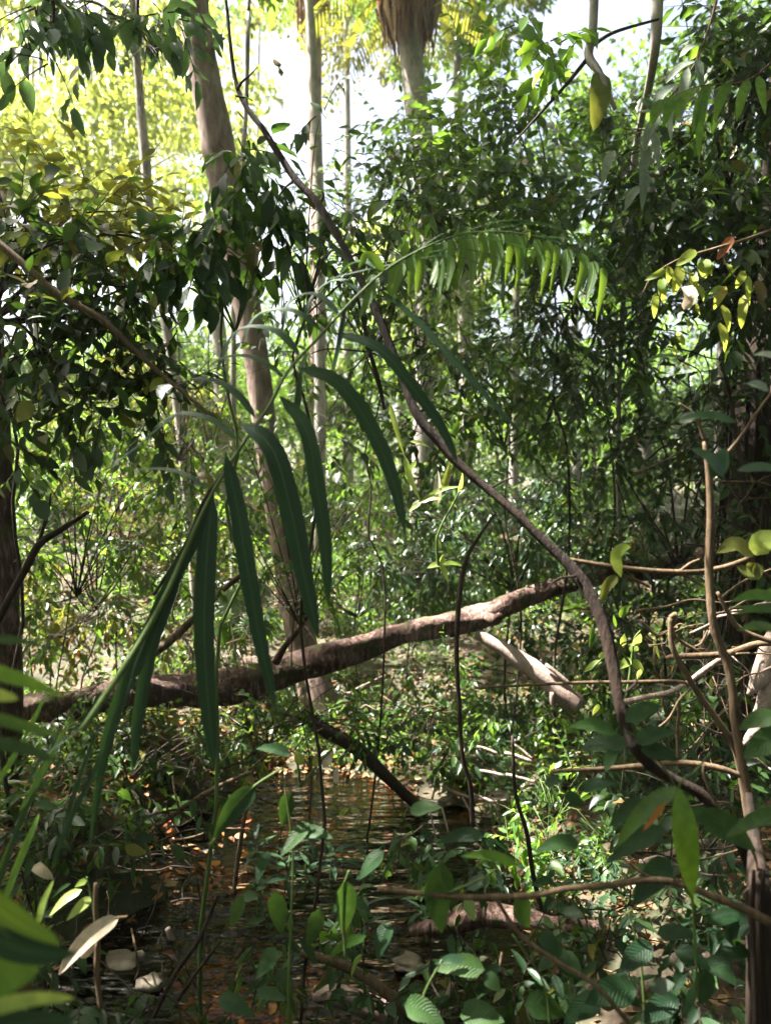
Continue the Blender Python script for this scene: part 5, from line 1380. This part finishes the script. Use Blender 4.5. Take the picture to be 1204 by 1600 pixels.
# ------------------------------------------------------------------ foreground leaves
def C1(x, y): return 850 + x / 3.4, 800 + y / 3.4
def C2(x, y): return 850 + x / 3.2, 1100 + y / 3.2
def C3(x, y): return 600 + x / 3.2, 1100 + y / 3.2
leafset('foreground_sapling', 'foreground sapling with toothed dark green leaves in whorls around the foot of the liana', 'sapling', 2.2, M['near'],
        [[(1090, 1560), (1080, 1400), (1062, 1250), (1010, 1165), (975, 1140)], [(1062, 1250), (1000, 1245)], [(1080, 1400), (1030, 1350)]],
        [(963, 1145, 887, 1136, 24), (980, 1165, 903, 1172, 32), (976, 1128, 1034, 1103, 28), (990, 1160, 1056, 1146, 27), (1000, 1172, 1060, 1190, 26), (960, 1170, 945, 1208, 18), (1003, 1252, 950, 1292, 26), (1040, 1296, 944, 1350, 30), (1046, 1342, 988, 1415, 40),
         (905, 1235, 960, 1225, 20), (880, 1245, 915, 1260, 22), (850, 1225, 880, 1222, 16), (1090, 1275, 1180, 1330, 44), (1075, 1280, 1115, 1272, 26)])
root = leafset('hanging_leaf_twig', 'thin stalk carrying one long bright green hanging leaf and one half brown leaf', 'leaf spray', 1.95, M['near'],
               [[(1110, 1175), (1085, 1205), (1065, 1218), (1060, 1232)]], [(1058, 1229, 958, 1328, 27, 'bush')], sw=4)
blade_path('leaf', [P(1060, 1231, 1.95), P(1066, 1290, 1.92), P(1074, 1350, 1.92), P(1082, 1402, 1.95)], 40 / F * 1.95, M['brightnear'] if 'brightnear' in M else M['bright'], root, face=(.05, -1, .1), st=12, wexp=.8, taper=(.42, 1))['label'] = 'long bright green leaf hanging straight down'
blade_path('leaf_edge', [P(1040, 1252, 1.93), P(1020, 1278, 1.92), P(1003, 1300, 1.93)], 9 / F * 1.95, M['rust'], root, face=(.05, -1, .2), st=6)['label'] = 'dried orange-brown leaf margin'
leafset('foreground_shrub', 'very dark foreground shrub with large dull leaves along the bottom right', 'shrub', 2.3, M['near'],
        [[(1010, 1640), (1000, 1500), (980, 1420)], [(860, 1640), (850, 1540), (800, 1460)], [(650, 1640), (660, 1560), (690, 1500)]],
        [(*C2(540, 1200), *C2(370, 1360), 34), (*C2(650, 1240), *C2(830, 1330), 30), (*C2(800, 1320), *C2(780, 1510), 32), (*C2(560, 1150), *C2(770, 1170), 24), (*C2(820, 1090), *C2(1020, 1060), 24), (*C2(880, 1230), *C2(1040, 1260), 28), (*C2(60, 1260), *C2(190, 1380), 30), (*C2(70, 1170), *C2(0, 1280), 28), (*C2(460, 1430), *C2(200, 1500), 44),
         (*C2(530, 1430), *C2(650, 1400), 26, 'silver'), (*C3(500, 1330), *C3(250, 1330), 34), (*C3(500, 1350), *C3(580, 1440), 24), (*C3(780, 1140), *C3(870, 1250), 26), (*C3(870, 1260), *C3(990, 1370), 32), (*C3(400, 1280), *C3(250, 1300), 14, 'blue'), (*C3(660, 960), *C3(720, 1120), 36), (*C3(100, 1500), *C3(300, 1600), 36), (*C3(700, 1500), *C3(900, 1560), 40), (*C3(380, 1560), *C3(600, 1590), 40),
         (1180, 1440, 1120, 1475, 26), (1130, 1450, 1160, 1490, 24), (1100, 1500, 1150, 1540, 30), (940, 1560, 880, 1600, 36), (1060, 1560, 1000, 1600, 36)])
leafset('right_edge_sapling', 'dark broad leaves reaching in from the right edge below the driftwood', 'sapling', 2.1, M['near'],
        [[(1260, 1150), (1215, 1160), (1170, 1150)], [(1260, 1300), (1200, 1290), (1150, 1300)], [(1260, 620), (1210, 600)], [(1260, 940), (1140, 950)], [(1260, 730), (1160, 735)]],
        [(1215, 1120, 1153, 1140, 30), (1230, 1150, 1160, 1185, 44), (1230, 1270, 1130, 1310, 26), (1150, 735, 1240, 745, 20, 'blue'), (1130, 745, 1078, 700, 30, 'blue'), (1110, 745, 1135, 700, 32, 'blue'), (1150, 660, 1060, 655, 16, 'blue'), (1200, 610, 1165, 600, 18, 'silver'), (1070, 560, 1005, 565, 10, 'blue'), (1215, 935, 1140, 940, 20, 'bright'), (1215, 955, 1145, 960, 14, 'bush'), (1215, 985, 1150, 985, 18, 'bush'), (1230, 920, 1180, 935, 10, 'bright'), (1060, 660, 1100, 650, 18, 'silver'), (1215, 560, 1175, 555, 14, 'silver')])
leafset('low_leaf_cluster', 'blunt dark leaf and small bright leaf hanging from the low foreground branch', 'leaf spray', 2.15, M['near'],
        [[(700, 1395), (690, 1370), (688, 1345)], [(700, 1395), (760, 1370)]],
        [(690, 1346, 690, 1458, 46), (809, 1352, 718, 1338, 16, 'bright'), (757, 1306, 682, 1318, 22), (905, 1318, 835, 1330, 26), (730, 1390, 757, 1368, 18, 'silver'), (860, 1345, 880, 1370, 14, 'bright')])
leafset('left_foreground_sapling', 'shaded sapling with long dark leaves hanging over the water', 'sapling', 2.4, M['near'],
        [[(450, 1640), (452, 1500), (458, 1350), (450, 1260), (440, 1200)], [(540, 1500), (535, 1400), (545, 1360)], [(330, 1320), (385, 1240), (440, 1200)]],
        [(400, 1228, 333, 1310, 34), (455, 1238, 440, 1292, 26), (482, 1285, 438, 1338, 22), (430, 1392, 440, 1462, 30), (538, 1375, 535, 1462, 34), (572, 1462, 513, 1496, 16, 'bush'), (470, 1300, 520, 1310, 20), (420, 1330, 400, 1380, 18), (600, 1330, 560, 1375, 24), (640, 1270, 690, 1262, 22), (500, 1420, 480, 1480, 26), (610, 1440, 590, 1500, 26), (430, 1480, 400, 1530, 26), (380, 1400, 360, 1450, 22), (340, 1560, 400, 1590, 26), (455, 1180, 400, 1170, 18)])
leafset('lit_leaf_pair', 'two round bright yellow-green leaves catching the sun by the diagonal branch', 'seedling', 5.5, M['lime'],
        [[(470, 1230), (466, 1200), (462, 1180)], [(470, 1230), (500, 1190), (520, 1170)]], [(470, 1195, 462, 1172, 16), (490, 1198, 500, 1176, 12), (505, 1200, 520, 1170, 14, 'pale'), (525, 1225, 528, 1195, 9, 'pale'), (460, 1210, 472, 1202, 9), (530, 1275, 545, 1262, 8), (548, 1270, 562, 1266, 6)])
leafset('lit_leaf_pair', 'two pale sunlit leaves side by side above the bleached dead leaf at the lower left', 'seedling', 2.45, M['lime'],
        [[(150, 1440), (142, 1395), (136, 1370)]], [(128, 1390, 77, 1432, 15), (143, 1402, 104, 1439, 16), (136, 1376, 117, 1386, 10), (110, 1380, 80, 1405, 6, 'bush')])
root = thing('bleached_leaf', 'curled bleached dead leaf caught on the dead twig at the lower left', 'dead leaf', P(185, 1437, 2.38))
blade_path('blade', [P(186, 1434, 2.38), P(160, 1450, 2.36), P(135, 1470, 2.35), P(112, 1495, 2.35), P(92, 1523, 2.36)], .055, M['pale'], root, face=(.2, -.8, .7), st=12, fold=.5)
blade_path('torn_flap', [P(150, 1462, 2.37), P(138, 1485, 2.36), P(126, 1497, 2.36)], .03, M['pale'], root, face=(.4, -.7, .5), st=6, fold=.6)
MB().tube([P(200, 1432, 2.38), P(178, 1436, 2.38), P(155, 1453, 2.37)], [.004, .005, .003], 8, 5).build('stalk', M['twig'], root, root.location)
root = thing('bleached_leaf', 'small crumpled pinkish dead leaf on the dark left bank', 'dead leaf', P(60, 1355, 2.7))
blade_path('blade', [P(54, 1352, 2.7), P(66, 1362, 2.68), P(84, 1374, 2.7)], .04, M['pale'], root, face=(.2, -.8, .7), st=6, fold=.7)

grow(bpy.data.objects['foreground_shrub'], [(700, 1500, 3.0, .22), (820, 1540, 2.8, .22), (950, 1500, 2.8, .2), (1060, 1450, 2.8, .16), (1080, 1560, 2.6, .18), (600, 1560, 3.2, .2), (560, 1450, 3.4, .18, .7), (900, 1420, 3.2, .14, .6), (740, 1330, 3.4, .12, .6), (660, 1290, 3.6, .12, .6)],
     M['near'], (.05, .12), ('ovate', 'ovate2', 'lance'), alt=['olive', 'bush', 'blue', 'dark', 'bright'], sprigs=13, leaves=6, slen=(.15, .28), cap=290, minpx=14, hang=.5)
grow(bpy.data.objects['left_foreground_sapling'], [(480, 1560, 2.9, .14), (430, 1470, 3.0, .10), (560, 1400, 3.2, .12, .6), (360, 1590, 2.8, .12, .6), (300, 1250, 3.6, .10, .4), (620, 1340, 3.4, .12, .5)],
     M['near'], (.07, .14), ('ovate', 'lance2', 'lance'), alt=['olive', 'bush', 'dark', 'bright'], sprigs=8, leaves=5, slen=(.15, .28), cap=200, minpx=14, hang=.8)
plant('shrub', 'shaded shrub on the near left bank under the ends of the palm leaflets', 'shrub', 60, 3.6,
      [(40, 1280, 3.4, .16), (110, 1330, 3.3, .14), (30, 1350, 3.2, .14), (180, 1290, 3.5, .12, .7), (30, 1500, 2.8, .14), (110, 1560, 2.7, .12), (230, 1570, 2.7, .10, .6), (120, 1240, 3.6, .14, .6)],
      M['dark'], (.07, .12), [(60, 1400)], 6, sprigs=9, leaves=6, slen=(.15, .28), cap=260, minpx=14, tpls=('lance', 'ovate'))
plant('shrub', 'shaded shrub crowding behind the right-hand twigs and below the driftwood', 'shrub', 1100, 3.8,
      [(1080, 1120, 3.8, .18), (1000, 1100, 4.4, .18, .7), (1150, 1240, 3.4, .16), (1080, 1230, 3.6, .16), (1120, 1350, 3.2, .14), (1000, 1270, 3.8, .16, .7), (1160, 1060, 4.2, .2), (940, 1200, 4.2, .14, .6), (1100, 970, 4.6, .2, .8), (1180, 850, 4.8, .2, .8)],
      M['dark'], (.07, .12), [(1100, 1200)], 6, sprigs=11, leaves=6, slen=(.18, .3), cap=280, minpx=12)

# grass tufts and big blades at the left
def blades(name, label, cat, y, base, items, mat):
    root = thing(name, label, cat, P(*base, y))
    for it in items:
        pts, w = it[0], it[1]
        m_ = M[it[2]] if len(it) > 2 else mat
        blade_path('blade', [P(a, b, y + .1 * i / len(pts)) for i, (a, b) in enumerate(pts)], w / F * y, m_, root, face=(.2, -.9, .5), st=10, wexp=.5)
    return root


blades('grass_tuft', 'tuft of long arching grass blades at the left edge below the log', 'grass', 2.0, (-20, 1450),
       [([(-20, 1440), (30, 1290), (75, 1180), (110, 1110)], 8), ([(8, 1410), (25, 1360), (50, 1300), (62, 1270)], 11, 'bright'), ([(60, 1445), (68, 1410), (84, 1375)], 10, 'lime'), ([(-20, 1400), (40, 1270), (100, 1150)], 6, 'bush'), ([(-20, 1250), (35, 1160), (75, 1080)], 8, 'bright'), ([(30, 1270), (70, 1200), (115, 1115)], 8, 'bright'), ([(100, 1290), (130, 1200), (160, 1120)], 8), ([(80, 1360), (115, 1270), (150, 1200), (180, 1110)], 9), ([(40, 1230), (70, 1180), (120, 1140), (160, 1080)], 5)], M['palm'])
blades('strap_leaf_plant', 'broad out-of-focus strap leaves poking in at the left edge beside the end of the log', 'plant', 1.3, (-60, 1100),
       [([(-60, 1030), (0, 1052), (50, 1068), (100, 1088)], 24, 'bright'), ([(-60, 1075), (-10, 1085), (30, 1092)], 22, 'lime'), ([(-60, 1118), (0, 1125), (50, 1138), (95, 1150)], 20, 'bush'), ([(-60, 1160), (20, 1165), (90, 1190)], 22, 'dark'), ([(-60, 1000), (20, 1000), (90, 1015)], 14, 'dark')], M['bush'])
blades('strap_leaf_plant', 'big blurred glossy green leaves in the bottom-left corner', 'plant', 1.15, (-60, 1560),
       [([(-80, 1360), (-10, 1415), (40, 1450), (95, 1475)], 44, 'palmlit'), ([(-80, 1420), (0, 1470), (60, 1490), (120, 1490)], 40, 'palm'), ([(-80, 1560), (-20, 1530), (20, 1520), (62, 1515)], 66, 'bright'), ([(-80, 1600), (0, 1572), (60, 1560), (118, 1560)], 24, 'lime'), ([(-80, 1640), (20, 1600), (120, 1595)], 40, 'palm')], M['palm'])

# pale stones in the shallow water
def stone(label, px, py, y, r, mat='stone'):
    c = P(px, py, y) - Vector((0, 0, .02))
    V = []
    nu, nv = 18, 11
    for j in range(nv + 1):
        th = math.pi * j / nv
        for i in range(nu):
            ph = 2 * math.pi * i / nu
            d = Vector((math.sin(th) * math.cos(ph), math.sin(th) * math.sin(ph), math.cos(th)))
            k = 1 + .55 * noise.noise(d * 1.5 + Vector((px, py, 0))) + .2 * noise.noise(d * 4)
            V.append((d.x * r * k, d.y * r * k * .8, d.z * r * k * .38))
    Fc = [(j * nu + i, j * nu + (i + 1) % nu, (j + 1) * nu + (i + 1) % nu, (j + 1) * nu + i) for j in range(nv) for i in range(nu)]
    me = np_mesh('stone', np.array(V), Fc, smooth=True)
    o = link_mesh('creek_stone', me, M[mat], None, c)
    tag(o, label, 'stone', 'stones in the creek')


def wy(py): return (CAMZ - WATER_Z) * F / (py - 800)
stone('pale rounded stone in the shallow water behind the dead twig', 195, 1500, wy(1500), .13)
stone('mottled tan stone just right of the palest stone', 235, 1530, wy(1530) - .05, .08)
stone('grey stone at the edge of the bright reflection', 400, 1375, wy(1375), .07)
stone('half sunken stone under the rusty leaves', 320, 1330, wy(1330), .07)
stone('greyish stone on the right bank beside the dead palm leaf', 780, 1240, 5.9, .09)
stone('dark mossy stone at the bottom right of the water', 640, 1500, 4.1, .09)

# a few rust leaves lying on the shallow bed
for i in range(60):
    px, py = random.uniform(215, 400), random.uniform(1245, 1370)
    y = wy(py)
    p = P(px, py, y); p.z = WATER_Z + random.uniform(.0, .02)
    o = leaf_obj('fallen_leaf', random.choice(['ovate', 'round', 'lance']), M['rust' if i % 3 else 'dry'], None, p, (random.uniform(-1, 1), random.uniform(-1, 1), .1), (0, 0, 1), random.uniform(.07, .13))
    tag(o, 'rusty fallen leaf floating on the shallow water left of the bright reflection', 'leaf', 'rusty fallen leaves on the water')
print('OBJECTS', len(bpy.data.objects), 'TRIS', sum(len(m.polygons) for m in bpy.data.meshes))
